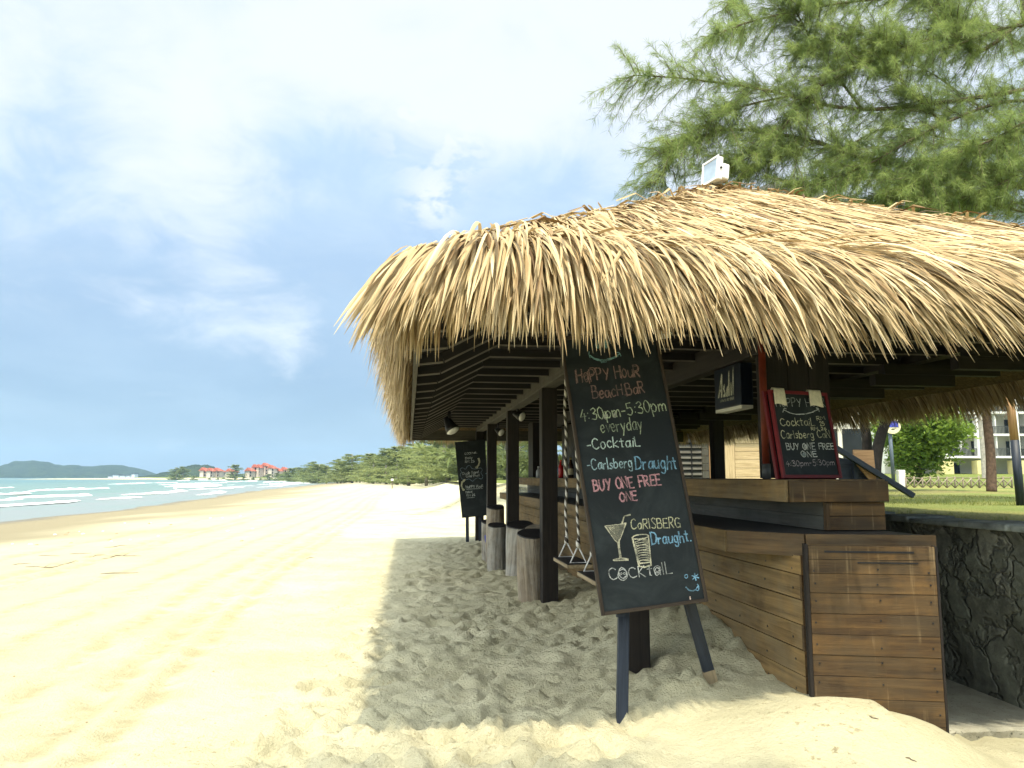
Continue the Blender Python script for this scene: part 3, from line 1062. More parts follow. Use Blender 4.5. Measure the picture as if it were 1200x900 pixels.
# eave boards
mb = MB()
mb.lbox((.02, .055), (A0 + .04, A1 - .04), (2.22, 2.50))
put("fascia", mb, M['beam'], pav)
mb = MB()
mb.lbox((.06, LW - .06), (A0 + .03, A0 + .065), (2.32, 2.50))
put("fascia", mb, M['dark_timber'], pav)
mb = MB()
mb.lbox((.06, LW - .06), (A1 - .065, A1 - .03), (2.22, 2.50))
put("fascia", mb, M['beam'], pav)
# heavy stepped rafter ends on the landward eave
for a in np.arange(A0 + .5, A1 - .3, 1.15):
    mb = MB()
    mb.lbox((4.6, 5.85), (a - .05, a + .05), (2.40, 2.50))
    mb.lbox((4.5, 5.35), (a - .05, a + .05), (2.29, 2.398))
    put("rafter_tail", mb, M['dark_timber'], pav)
# longitudinal beams
mb = MB()
mb.lbox((1.51, 1.67), (A0 + .35, A1 - .12), (2.42, 2.66))
put("beam", mb, M['beam'], pav, .008)
mb = MB()
mb.lbox((2.70, 2.84), (A0 + .5, A1 - .4), (2.36, 2.58))
put("beam", mb, M['post'], pav, .008)
mb = MB()
mb.lbox((4.83, 4.99), (A0 + .35, A1 - .12), (2.50, 2.72))
put("beam", mb, M['post'], pav, .008)
for a in (A0 + .9, 8.8, 11.9, 15.0, 17.3):
    mb = MB()
    mb.lbox((1.68, 4.82), (a - .06, a + .06), (2.60, 2.78))
    put("cross_beam", mb, M['dark_timber'], pav, .006)
# posts
for a, z0 in ((5.42, -.3), (8.75, -.3), (11.85, -.3), (14.9, -.3), (17.45, -.3)):
    mb = MB()
    mb.lbox((1.50, 1.68), (a - .09, a + .09), (z0, 2.418))
    put("post", mb, M['post'], pav, .008)
for a in (5.42, 8.75, 11.85, 14.9, 17.3):
    mb = MB()
    if a == 5.42:
        continue
    mb.lbox((4.82, 5.0), (a - .09, a + .09), (.8, 2.498))
    put("post", mb, M['post'], pav, .008)
# clad column on the bar, red pole against it
mb = MB()
for j in range(3):
    mb.lbox((2.75 + j * .175, 2.922 + j * .175), (5.62, 5.80), (1.39, 2.52))
put("clad_column", mb, M['dark_timber'], pav, .004)
mb = MB()
p = B(2.70, 5.58, 0)
mb.tube([(p.x, p.y, 1.50), (p.x, p.y, 2.50)], .028, 12)
rp_ = put("pole", mb, M['redpole'], pav)
mb = MB()
mb.tube([(p.x, p.y, 1.386), (p.x, p.y, 1.50)], .032, 12)
put("pole_foot", mb, M['steel'], rp_)
# back bar: dark cladding at the far end
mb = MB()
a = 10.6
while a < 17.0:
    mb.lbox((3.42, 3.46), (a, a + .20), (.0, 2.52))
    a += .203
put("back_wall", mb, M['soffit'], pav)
mb = MB()
mb.lbox((2.48, 2.86), (15.4, 16.0), (1.39, 2.52))
put("clad_column", mb, M['dark_timber'], pav, .004)

# ------------------------------------------------------------------ bar counter
bar = empty("bar_counter", B(2.6, 10.5, 0), 'long timber clad bar counter with a lower drinking shelf, drifted sand against its foot', 'bar counter')
ZS, ZT = 1.06, 1.385
AE = 17.2                                  # far end
AF = 4.36                                  # near end of the body
c0 = toLA(1.39, 5.02)
c1 = toLA(1.765, 4.70)
c2 = toLA(2.49, 4.60)
# lower side cladding
mb = MB()
zz = [-.35, -.2, -.05, .095, .24, .385, .53, .675, .82, .935]
for z0, z1 in zip(zz[:-1], zz[1:]):
    a = AF + .02
    first = True
    while a < AE:
        ln = random.uniform(1.6, 3.2)
        b_ = min(a + ln, AE)
        mb.lbox((2.31 + random.uniform(-.003, .005), 2.335), (a, b_ - .003), (z0 + .003 + random.uniform(0, .003), z1 - random.uniform(0, .002)))
        a = b_
for z in (.17, .31, .46, .60, .75, .87):
    for a in (4.5, 4.85, 5.25, 5.7, 6.3):
        c = B(2.31, a + random.uniform(-.02, .02), z + random.uniform(-.03, .03))
        mb.tube([c, c - PL * .002], .007, 8, mi=1, smooth=False)
put("side_cladding", mb, [M['plank'], M['black']], bar)
mb = MB()
mb.lbox((2.336, 3.0), (AF + .06, AE - .02), (-.3, .93))
put("carcass", mb, M['soffit'], bar)
# front of the body, behind the loose-looking front panel
mb = MB()
for j, (z0, z1) in enumerate(zip(zz[:-1], zz[1:])):
    mb.lbox((2.312, 3.03), (AF + .02, AF + .045), (z0 + .003, z1))
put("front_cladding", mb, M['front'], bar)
# drinking shelf
poly = [c0, c1, c2, toLA(2.60, 5.4), (2.98, AE), (2.045, AE), (2.045, c0[1] + .25)]
poly = [B(l, a, 0) for l, a in [(2.062, AE), (2.062, c0[1] + .03), (c0[0] + .03, c0[1] + .03), (c1[0] + .02, c1[1] + .03), (c2[0] - .02, c2[1] + .03), (c2[0] - .03, 5.3), (2.98, 5.3), (2.98, AE)]]
poly.pop(1)
mb = MB()
mb.prism(poly[::-1], .985, ZS - .004)
put("shelf_top", mb, M['shelf'], bar, .004)


def board_strip(mb_, p0, p1, z0, z1, th=.022, **kw):
    p0, p1 = Vector((p0[0], p0[1], 0)), Vector((p1[0], p1[1], 0))
    U = (p1 - p0)
    ln = U.length
    U.normalize()
    N = U.cross(PZ)
    mb_.box(p0, U, PZ, N, (0, ln), (z0, z1), (0, th), **kw)


mb = MB()
b0 = B(c0[0], c0[1], 0)
b1 = B(c1[0], c1[1], 0)
b2 = B(c2[0], c2[1], 0)
bf = B(2.04, AE, 0)
a = AE
prev = bf
Ltr = c0[0]
for frac in (0.25, 0.5, 0.75, 1.0):
    q = bf.lerp(b0, frac)
    board_strip(mb, prev, q - (q - prev).normalized() * .004, .925, ZS)
    prev = q
put("shelf_trim", mb, M['plank'], bar, .003)
mb = MB()
board_strip(mb, b0, b1, .925, ZS)
board_strip(mb, b1, b2, .945, ZS)
put("shelf_trim", mb, M['trim'], bar, .003)
# upper bar: body and overhanging top
mb = MB()
for z0, z1 in ((1.062, 1.15), (1.153, 1.238)):
    a = 4.69
    while a < AE:
        b_ = min(a + random.uniform(1.5, 2.6), AE)
        mb.lbox((2.64, 2.66), (a, b_ - .003), (z0, z1))
        a = b_
put("upper_cladding", mb, M['greyplank'], bar)
mb = MB()
for z0, z1 in ((1.062, 1.148), (1.152, 1.238)):
    mb.lbox((2.665, 3.05), (4.655, 4.675), (z0, z1))
mb.lbox((2.641, 2.663), (4.645, 4.685), (1.062, 1.238))
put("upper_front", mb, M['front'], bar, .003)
mb = MB()
mb.lbox((2.67, 3.04), (4.69, AE), (1.062, 1.238))
put("upper_carcass", mb, M['soffit'], bar)
mb = MB()
mb.lbox((2.385, 3.055), (4.655, AE), (1.34, 1.37))
mb.lbox((2.385, 3.055), (4.645, AE), (1.371, ZT))
put("bar_top", mb, M['trim'], bar, .003)
mb = MB()
a = 4.635
while a < AE:
    b_ = min(a + random.uniform(1.8, 2.8), AE)
    mb.lbox((2.36, 2.383), (a, b_ - .003), (1.242, ZT - .004))
    a = b_
put("bar_fascia", mb, M['plank'], bar, .003)
mb = MB()
mb.lbox((2.386, 3.06), (4.620, 4.642), (1.242, ZT - .012))
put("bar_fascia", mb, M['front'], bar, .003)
mb = MB()
mb.lbox((2.386, 3.05), (4.65, AE), (1.24, 1.338))
put("top_carcass", mb, M['soffit'], bar)
# leaning front panel
fp = bar
O = W(942, 640, 4.56)
Rr = W(1098, 641, 4.46)
U = (Vector((Rr.x, Rr.y, 0)) - Vector((O.x, O.y, 0)))
wd_ = U.length
U.normalize()
N = U.cross(PZ)
O = Vector((O.x, O.y, 0))
mb = MB()
zz = [-.30, -.16, .02, .155, .275, .39, .505, .62, .735, .845, .925, 1.005]
for z0, z1 in zip(zz[:-1], zz[1:]):
    mb.box(O, U, PZ, N, (.022, wd_ - .016), (z0 + .002, z1 - .001), (-.02 + random.uniform(0, .003), .004 + random.uniform(0, .004)))
for z in zz[1:-1]:
    for u in (.05, .40, wd_ - .05):
        c = O + U * (u + random.uniform(-.008, .008)) + PZ * (z - .05 + random.uniform(-.02, .02)) + N * .008
        mb.tube([c, c + N * .002], .0055, 8, mi=1, smooth=False)
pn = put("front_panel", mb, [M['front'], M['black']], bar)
mb = MB()
mb.box(O, U, PZ, N, (0, .020), (-.30, 1.012), (-.05, .012))
put("panel_edge", mb, M['dark_timber'], pn, .003)
mb = MB()
mb.box(O, U, PZ, N, (wd_ - .014, wd_), (-.30, 1.008), (-.05, .008))
put("panel_edge", mb, M['dark_timber'], pn, .003)
mb = MB()
mb.box(O, U, PZ, N, (.11, .60), (.965, .976), (.009, .0105))
mb.box(O, U, PZ, N, (.29, .62), (.906, .914), (.009, .0105))
put("scorch_mark", mb, M['black'], pn)

# ------------------------------------------------------------------ stone wall and slab
m_, k_, p_, _ = new_mat('rubble_stone')
o_ = k_.attr('gc', 'Vector')
wv = k_.vmath('ADD', o_, k_.vmath('SCALE', k_.noise(o_, 2.6, 4, 0.6, 0, True), scale=0.75))
vor = k_.n('ShaderNodeTexVoronoi', feature='DISTANCE_TO_EDGE')
vor.inputs['Scale'].default_value = 3.4
k_.l(wv, vor.inputs['Vector'])
vc = k_.n('ShaderNodeTexVoronoi')
vc.inputs['Scale'].default_value = 3.4
k_.l(wv, vc.inputs['Vector'])
c = k_.mix(k_.smooth(k_.noise(o_, 9, 6, 0.65), 0.3, 0.7), (0.085, 0.09, 0.07), (0.22, 0.225, 0.18))
bw = k_.n('ShaderNodeRGBToBW')
k_.l(vc.outputs['Color'], bw.inputs[0])
c = k_.mix(k_.math('MULTIPLY', k_.smooth(bw.outputs[0], 0.2, 0.8), 0.7), c, (0.05, 0.058, 0.042), 'MIX')
c2 = k_.mix(k_.math('MULTIPLY', k_.smooth(vor.outputs['Distance'], 0.035, 0.0), 0.6), c, (0.025, 0.027, 0.022))
c3 = k_.mix(k_.math('MULTIPLY', k_.smooth(k_.noise(o_, 2.3, 5, 0.65), 0.48, 0.68), 0.75), c2, (0.20, 0.215, 0.165))
base(k_, p_, c3)
p_.inputs['Roughness'].default_value = 0.85
hh_ = k_.math('ADD', k_.math('MULTIPLY', k_.smooth(vor.outputs['Distance'], 0, 0.12), 0.6), k_.math('MULTIPLY', k_.noise(o_, 14, 5, 0.65), 0.6))
k_.l(k_.bump(hh_, 0.03), p_.inputs['Normal'])
M['stone'] = m_
mb = MB()
na, nz_ = 340, 16
P, F, g = [], [], []
a_s = np.linspace(-6, 30, na)
for i_, a in enumerate(a_s):
    for j in range(nz_):
        z = -.45 + (1.04 + .45) * j / (nz_ - 1)
        nn = float(fbm(np.array([a * 2.4]), np.array([z * 2.4]), 1.0, 3, 44)[0])
        P.append(B(WL + .05 * nn * 1.6 + .03 * (z < 1), a, z + (0.03 * nn if j == nz_ - 1 else 0)))
        g.append((a, z, 0))
    P.append(B(WL + .42, a, 1.03))
    g.append((a, 1.5, 0))
r_ = nz_ + 1
for i_ in range(na - 1):
    for j in range(nz_):
        F.append((i_ * r_ + j, i_ * r_ + j + 1, (i_ + 1) * r_ + j + 1, (i_ + 1) * r_ + j))
F.append(tuple(range(r_)))
mb.add(P, F, g, smooth=False)
wall = put("stone_wall", mb, M['stone'], None, 0, B(WL, 3.5, 0))
tag(wall, 'dark mossy rubble stone retaining wall running beside the bar below the lawn', 'wall')
# flagstones capping it
mb = MB()
a = -6
while a < 22:
    ln = random.uniform(.35, .75)
    mb.lbox((WL - .05 + random.uniform(-.02, .02), WL + .40), (a, a + ln - .02), (1.035, 1.065 + random.uniform(0, .02)))
    a += ln
put("coping", mb, m_plain('flagstone', (0.17, 0.19, 0.17), 0.6, 0.5, 5, 0, .012), wall, .012)

m_, k_, p_, _ = new_mat('concrete')
o_ = k_.obj()
c = k_.mix(k_.smooth(k_.noise(o_, 2.5, 6, 0.65), 0.3, 0.7), (0.27, 0.26, 0.20), (0.42, 0.41, 0.33))
base(k_, p_, k_.mix(k_.smooth(k_.noise(o_, 40, 3, 0.6), 0.6, 0.72), c, (0.10, 0.10, 0.08)))
p_.inputs['Roughness'].default_value = 0.9
k_.l(k_.bump(k_.noise(o_, 30, 5, 0.7), 0.02), p_.inputs['Normal'])
M['slab'] = m_
mb = MB()
n_ = 60
P, F = [], []
q0, q1 = toLA(*W(1090, 858, 4.78).xy), None
for i_ in range(n_ + 1):
    t = i_ / n_
    l = 2.55 + (WL + .05 - 2.55) * t
    af = 4.50 - .06 * t + .02 * float(vnoise(np.array([t * 14]), np.array([.3]), 6)[0])
    P += [B(l, 9.0, -.125), B(l, af + .025, -.125), B(l, af + .03 * float(vnoise(np.array([t * 40]), np.array([.3]), 8)[0]), -.14), B(l, af + .03 * float(vnoise(np.array([t * 40]), np.array([3.3]), 9)[0]) + .01, -.30)]
    if i_:
        for j in range(3):
            b_ = (i_ - 1) * 4 + j
            F.append((b_, b_ + 1, b_ + 5, b_ + 4))
mb.add(P, F)
tag(put("concrete_slab", mb, M['slab']), kind='structure')

# ------------------------------------------------------------------ chalk lettering
GL = {}


def gdef(ch, w_, *strokes):
    out_ = []
    for s_ in strokes:
        smooth_ = s_[0] == '~'
        pts = [tuple(float(t) for t in p.split(',')) for p in s_.lstrip('~').split()]
        if smooth_ and len(pts) > 2:
            q = []
            for i_ in range(len(pts) - 1):
                p0, p1, p2, p3 = pts[max(i_ - 1, 0)], pts[i_], pts[i_ + 1], pts[min(i_ + 2, len(pts) - 1)]
                for t in (0, .25, .5, .75):
                    q.append(tuple(.5 * ((2 * p1[c]) + (-p0[c] + p2[c]) * t + (2 * p0[c] - 5 * p1[c] + 4 * p2[c] - p3[c]) * t * t + (-p0[c] + 3 * p1[c] - 3 * p2[c] + p3[c]) * t ** 3) for c in (0, 1)))
            q.append(pts[-1])
            pts = q
        out_.append(pts)
    GL[ch] = (w_, out_)


gdef('A', .6, '0,0 .3,1 .6,0', '.12,.36 .48,.36')
gdef('B', .52, '0,0 0,1', '~0,1 .36,.97 .42,.72 .3,.55 0,.53', '~0,.53 .42,.5 .52,.25 .38,.02 0,0')
gdef('C', .58, '~.56,.84 .35,1 .1,.86 .0,.5 .1,.13 .34,0 .58,.15')
gdef('D', .56, '0,0 .02,1', '~-.06,.97 .35,.95 .56,.6 .42,.12 -.06,0')
gdef('E', .48, '.48,1 0,1 0,0 .5,0', '0,.52 .4,.52')
gdef('F', .48, '.5,1 0,1 0,0', '0,.53 .4,.53')
gdef('G', .6, '~.56,.86 .3,1 .04,.75 .03,.32 .26,0 .54,.12', '.56,0 .56,.44 .32,.44')
gdef('H', .52, '0,0 0,1', '.5,0 .52,1', '0,.5 .5,.52')
gdef('I', .12, '.06,0 .06,1')
gdef('J', .4, '~.36,1 .36,.25 .2,0 0,.15')
gdef('K', .5, '0,0 0,1', '.46,1 0,.45 .5,0')
gdef('L', .45, '0,1 0,0 .46,.03')
gdef('M', .7, '0,0 .05,1 .35,.4 .64,1 .7,0')
gdef('N', .54, '0,0 0,1 .52,0 .54,1')
gdef('O', .6, '~.3,1 .06,.8 .02,.35 .26,0 .54,.2 .56,.7 .3,1')
gdef('P', .48, '0,0 0,1', '~0,1 .4,.97 .46,.68 .3,.5 0,.46')
gdef('R', .5, '0,0 0,1', '~0,1 .4,.97 .44,.7 .3,.52 0,.48', '.15,.48 .5,0')
gdef('S', .5, '~.48,.88 .25,1 .05,.8 .22,.55 .47,.3 .3,.02 .0,.12')
gdef('T', .56, '0,1 .56,1', '.28,1 .28,0')
gdef('U', .54, '~0,1 .02,.3 .25,0 .48,.3 .52,1')
gdef('V', .54, '0,1 .27,0 .54,1')
gdef('W', .7, '0,1 .18,0 .35,.7 .52,0 .7,1')
gdef('X', .5, '0,0 .5,1', '0,1 .5,0')
gdef('Y', .5, '0,1 .25,.5', '.5,1 .2,0')
gdef('a', .46, '~.42,.52 .22,.62 .03,.36 .12,.03 .34,.1 .43,.45', '.43,.62 .47,0')
gdef('b', .46, '0,1 0,0', '~0,.42 .24,.62 .44,.32 .26,0 0,.12')
gdef('c', .42, '~.4,.52 .22,.62 .02,.34 .16,0 .42,.1')
gdef('d', .46, '.44,1 .44,0', '~.44,.48 .22,.62 .02,.3 .18,0 .44,.14')
gdef('e', .44, '~.03,.3 .4,.36 .3,.6 .1,.54 .03,.26 .18,0 .43,.12')
gdef('f', .34, '~.34,.92 .2,1 .13,.8 .13,0', '0,.58 .3,.58')
gdef('g', .46, '~.42,.5 .22,.62 .03,.34 .16,.06 .4,.16 .43,.6', '~.43,.6 .42,-.15 .22,-.32 .02,-.2')
gdef('h', .44, '0,1 0,0', '~0,.36 .22,.6 .4,.45 .42,0')
gdef('i', .1, '.05,.6 .05,0', '.05,.82 .06,.86')
gdef('k', .42, '0,1 0,0', '.38,.6 0,.26 .42,0')
gdef('l', .1, '.05,1 .05,0')
gdef('m', .66, '0,.6 0,0', '~0,.36 .17,.6 .31,.44 .32,0', '~.32,.36 .48,.6 .62,.44 .64,0')
gdef('n', .44, '0,.6 0,0', '~0,.36 .22,.6 .4,.45 .42,0')
gdef('o', .44, '~.22,.62 .03,.42 .06,.1 .26,0 .43,.24 .38,.54 .22,.62')
gdef('p', .44, '0,.62 0,-.34', '~0,.42 .24,.62 .43,.36 .26,.03 0,.12')
gdef('r', .32, '0,.6 0,0', '~0,.34 .14,.56 .32,.56')
gdef('s', .36, '~.34,.54 .16,.62 .05,.46 .3,.24 .2,.01 .0,.08')
gdef('t', .36, '.17,.9 .18,.02 .3,.04', '0,.62 .36,.62')
gdef('u', .44, '~0,.6 .02,.15 .2,0 .4,.2', '.42,.62 .43,0')
gdef('v', .4, '0,.6 .2,0 .4,.6')
gdef('w', .6, '0,.6 .15,0 .3,.45 .45,0 .6,.6')
gdef('y', .44, '0,.6 .2,.08', '.44,.62 .1,-.36')
gdef('0', .5, '~.25,1 .04,.75 .04,.25 .25,0 .47,.3 .45,.76 .25,1')
gdef('1', .2, '0,.8 .14,1 .14,0')
gdef('2', .48, '~.02,.8 .22,1 .44,.78 .3,.45 0,0', '0,0 .48,.02')
gdef('3', .46, '~.02,.88 .25,1 .42,.78 .16,.54', '~.16,.54 .46,.42 .38,.05 .0,.1')
gdef('4', .5, '.3,1 0,.4 .5,.42', '.36,.66 .34,0')
gdef('5', .46, '.44,1 .08,.98 .05,.56', '~.05,.56 .36,.6 .46,.25 .26,0 0,.1')
gdef('6', .46, '~.38,1 .1,.6 .05,.15 .25,0 .44,.22 .3,.46 .06,.3')
gdef('7', .46, '0,1 .46,1 .15,0')
gdef('-', .34, '0,.42 .32,.44')
gdef(':', .12, '.05,.2 .07,.24', '.06,.62 .08,.66')
gdef('.', .1, '.04,0 .07,.03')
gdef('+', .4, '0,.4 .4,.42', '.2,.6 .2,.18')
gdef("'", .1, '.06,1 .02,.8')
gdef('?', .4, '~0,.85 .2,1 .4,.8 .2,.5 .2,.3', '.2,.03 .21,.06')
gdef(' ', .32)
hr = np.random.default_rng(99)


class Board:
    """a flat board standing in the scene: origin at its lower left corner, U right, V up, N towards the reader"""
    def __init__(s, O, U, V, N):
        s.O, s.U, s.V, s.N = Vector(O), Vector(U), Vector(V), Vector(N)
        s.mb = MB()
        s.k = 0

    def uv(s, px, py):
        dv = pdir(px, py)
        o = Vector((0, 0, EYE))
        t = (s.O - o).dot(s.N) / dv.dot(s.N)
        p = o + dv * t - s.O
        return np.array([p.dot(s.U), p.dot(s.V)])

    def stroke(s, pts, wd, col, lift=.0022):
        wd = wd * .8
        pts = np.asarray(pts, float)
        if len(pts) < 2:
            return
        # even steps with a slight wobble of the hand
        seg = np.linalg.norm(np.diff(pts, axis=0), axis=1)
        keep = np.concatenate([[True], seg > 1e-6])
        pts = pts[keep]
        if len(pts) < 2:
            return
        d_ = np.gradient(pts, axis=0)
        d_ /= np.linalg.norm(d_, axis=1, keepdims=True) + 1e-9
        nrm = np.stack([-d_[:, 1], d_[:, 0]], -1)
        n_ = len(pts)
        hw = wd * .5 * hr.uniform(.75, 1.2, n_)[:, None]
        pts = pts + hr.normal(0, wd * .10, pts.shape)
        pts[0] -= d_[0] * wd * .3
        pts[-1] += d_[-1] * wd * .3
        s.k += 1
        h_ = lift + (s.k % 12) * .00006
        P = []
        for a in (pts - nrm * hw, pts + nrm * hw):
            P += [s.O + s.U * u + s.V * v + s.N * h_ for u, v in a]
        s.mb.add(P, [(i_, i_ + 1, n_ + i_ + 1, n_ + i_) for i_ in range(n_ - 1)], [tuple(col)] * (2 * n_), 0.5)

    def poly(s, pts, col, lift=.0018):
        s.k += 1
        h_ = lift + (s.k % 12) * .00006
        P = [s.O + s.U * u + s.V * v + s.N * h_ for u, v in pts]
        s.mb.add(P, [tuple(range(len(P)))], [tuple(col)] * len(P), 0.5)

    def text(s, txt, p0, p1, h_px, col, wd, double=0.0, jit=.05):
        """txt between photo pixels p0 and p1 of its base line, capitals h_px tall"""
        a, b_ = s.uv(*p0), s.uv(*p1)
        hh_ = np.linalg.norm(s.uv(p0[0], p0[1]) - s.uv(p0[0], p0[1] - h_px))
        ex = b_ - a
        L_ = np.linalg.norm(ex)
        ex /= L_
        ey = np.array([-ex[1], ex[0]])
        adv = [GL[c][0] + .17 for c in txt]
        tot = sum(adv) - .17
        sx_ = L_ / tot
        x = 0
        for c, ad in zip(txt, adv):
            sl_ = hr.normal(0, .04)
            yo = hr.normal(0, jit * .5)
            ss_ = 1 + hr.normal(0, jit)
            for st in GL[c][1]:
                reps = 2 if double else 1
                for rp__ in range(reps):
                    o_ = hr.normal(0, double, 2) if rp__ else np.zeros(2)
                    q = [a + ex * ((x + u + o_[0]) * sx_ + (v * sl_) * hh_) + ey * ((v * ss_ + yo + o_[1]) * hh_) for u, v in st]
                    s.stroke(q, wd, col)
            x += ad

    def pxs(s, pts, wd, col, smooth_=True):
        if smooth_ and len(pts) > 2:
            gdef('@', 1, '~' + ' '.join('%f,%f' % tuple(p) for p in pts))
            pts = GL['@'][1][0]
        s.stroke([s.uv(*p) for p in pts], wd, col)

    def ell(s, cx, cy, rx, ry, wd, col, fill=False, rot=0.0):
        P = []
        for i_ in range(19):
            t = 2 * math.pi * i_ / 18
            x, y = rx * math.cos(t), ry * math.sin(t)
            P.append((cx + x * math.cos(rot) - y * math.sin(rot), cy + x * math.sin(rot) + y * math.cos(rot)))
        if fill:
            s.poly([s.uv(*p) for p in P[:-1]][::-1], col)
        else:
            s.stroke([s.uv(*p) for p in P], wd, col)


WHT, YEL, BLU, PNK, ORG, TEAL = (.60, .61, .56), (.60, .58, .36), (.24, .47, .64), (.62, .32, .34), (.27, .165, .14), (.17, .33, .33)
GRN = (.50, .58, .38)


def frame_from(bl, br, tl):
    U = (br - bl).normalized()
    V = (tl - bl)
    V = (V - U * V.dot(U)).normalized()
    return bl, U, V, U.cross(V)


# ------------------------------------------------------------------ the big easel board
bl, br, tl = W(705, 722, 4.70), W(830, 705, 4.76), W(653.5, 396, 4.98)
O, U, V, N = frame_from(bl, br, tl)
wd_, ht_ = (br - bl).length, (tl - bl).dot(V)
foot = W(729, 830, 4.72)
big = empty("easel_chalkboard", (foot.x + .2, foot.y + .15, 0), 'tall black chalkboard on a tilted easel in the sand, chalked with offers and two drinks', 'chalkboard')
mb = MB()
mb.box(O, U, V, N, (.02, wd_ - .02), (.02, ht_ - .02), (-.02, 0))
put("panel", mb, M['board'], big)
mb = MB()
mb.box(O, U, V, N, (0, .020), (0, ht_), (-.025, .010))
mb.box(O, U, V, N, (wd_ - .020, wd_), (0, ht_), (-.025, .010))
mb.box(O, U, V, N, (.0205, wd_ - .0205), (0, .022), (-.025, .010))
mb.box(O, U, V, N, (.0205, wd_ - .0205), (ht_ - .022, ht_), (-.025, .010))
put("frame", mb, M['boardframe'], big, .003)
bd = Board(O, U, V, N)


def z7(x, y):
    return (640 + x * .2222, 380 + y * .2222)


def z8(x, y):
    return (680 + x * .311, 560 + y * .311)


T = bd.text
# smiling face at the top
bd.ell(*z7(272, 108), 3.0, 5.0, 0, TEAL, True, .1)
bd.ell(*z7(318, 105), 3.0, 5.0, 0, TEAL, True, .1)
for dy in (0, 1.6):
    bd.pxs([z7(232, 165), z7(255, 180), z7(300, 188), z7(350, 176), z7(385, 158)][0:] if dy == 0 else [(x, y + dy) for x, y in (z7(240, 168), z7(262, 180), z7(305, 187), z7(350, 175), z7(380, 160))], .009, TEAL)
bd.pxs([z7(228, 145), z7(226, 160), z7(232, 178)], .008, TEAL)
bd.pxs([z7(372, 150), z7(386, 152), z7(394, 168)], .008, TEAL)
bd.pxs([z7(288, 190), z7(290, 202), z7(318, 200), z7(318, 188)], .008, TEAL, False)
bd.pxs([z7(304, 188), z7(304, 200)], .006, TEAL, False)
T("HaPPY HouR", z7(166, 308), z7(494, 274), 14.5, ORG, .0075, .07)
T("BeacH.BaR", z7(248, 394), z7(520, 362), 13.5, ORG, .0075, .05)
T("4:30pm-5:30pm", z7(186, 515), z7(634, 453), 14, GRN, .008, 0, .03)
T("everyday", z7(290, 572), z7(508, 554), 14.5, GRN, .008, 0, .03)
T("-CocktaiL", z7(218, 661), z7(496, 642), 12, (.62, .76, .68), .009)
T("-Carlsberg", z7(220, 770), z7(455, 755), 12, (.50, .70, .74), .009)
T("Draught", z7(474, 764), z7(690, 763), 15, BLU, .010)
for f in range(5):      # smudged chalk dust
    pass
T("BUY ONE FREE", z8(52, 50), z8(304, 26), 12.5, PNK, .0115, .02)
T("ONE", z8(150, 89), z8(214, 84), 11, PNK, .0115, .02)
bd.ell(*z7(315, 487), 2.6, 3.6, 0, (.40, .42, .34), True)
bd.ell(*z7(362, 480), 2.0, 3.2, 0, (.40, .42, .34), True)
# cocktail glass
C_ = (.70, .66, .46)
bd.poly([bd.uv(*z8(*p)) for p in ((96, 182), (168, 174), (150, 228), (138, 240), (128, 232))][::-1], (.22, .21, .15))
bd.pxs([z8(94, 182), z8(132, 178), z8(172, 171)], .010, C_)
bd.pxs([z8(94, 182), z8(132, 236)], .011, C_, False)
bd.pxs([z8(171, 172), z8(146, 238)], .011, C_, False)
bd.pxs([z8(133, 236), z8(141, 244), z8(150, 302)], .012, C_, False)
bd.pxs([z8(146, 236), z8(146, 260), z8(155, 302)], .010, C_, False)
bd.pxs([z8(124, 310), z8(152, 303), z8(180, 306)], .010, C_)
bd.pxs([z8(126, 312), z8(180, 309)], .010, C_, False)
bd.pxs([z8(156, 172), z8(166, 144), z8(186, 139)], .012, C_, False)
for i_ in range(9):
    bd.pxs([z8(108 + i_ * 6, 186 - i_ * .6), z8(116 + i_ * 4.2, 214 - abs(i_ - 4) * 4)], .005, C_, False)
# tumbler
bd.ell(*z8(226, 222), 9.6, 2.6, .009, C_, False, -.12)
bd.pxs([z8(196, 225), z8(222, 334)], .012, C_, False)
bd.pxs([z8(257, 218), z8(266, 328)], .012, C_, False)
bd.pxs([z8(222, 333), z8(245, 336), z8(267, 327)], .012, C_)
bd.pxs([z8(226, 322), z8(262, 318)], .010, C_, False)
for i_ in range(13):
    y = 238 + i_ * 6.4
    bd.pxs([z8(206 + i_ * 1.3, y + 5), z8(228, y - 4 + (i_ % 3) * 3), z8(254 + i_ * .5, y - 3)], .006, C_)
T("CaRISBERG", z8(192, 194), z8(378, 186), 11.5, YEL, .0075)
T("Draught.", z8(270, 252), z8(418, 238), 13, BLU, .0105)
T("COCKtaIL", z8(112, 386), z8(346, 360), 13.5, WHT, .0075)
bd.ell(*z8(160, 366), 5.6, 6.4, .006, WHT)
for e__ in ((154, 361), (166, 360)):
    bd.ell(*z8(*e__), 1.0, 1.2, .004, WHT)
bd.pxs([z8(152, 372), z8(160, 378), z8(169, 371)], .005, WHT)
bd.ell(*z8(290, 345), 4.2, 4.2, .005, WHT)
bd.pxs([z8(284, 350), z8(290, 354), z8(297, 349)], .004, WHT)
bd.ell(*z8(399, 371), 1.7, 2.2, .006, BLU)
for a in range(3):
    t = a * math.pi / 3 + .3
    c = z8(433, 373)
    bd.pxs([(c[0] - 4.2 * math.cos(t), c[1] - 4.2 * math.sin(t)), (c[0] + 4.2 * math.cos(t), c[1] + 4.2 * math.sin(t))], .008, BLU, False)
bd.pxs([z8(398, 412), z8(412, 424), z8(430, 424), z8(444, 408)], .009, BLU)
bd.pxs([z8(432, 422), z8(444, 424), z8(446, 410), z8(440, 400)], .007, BLU)
bd.pxs([z8(413, 448), z8(414, 456)], .009, (.8, .6, .5), False)
put("chalk_writing", bd.mb, M['chalk'], big)
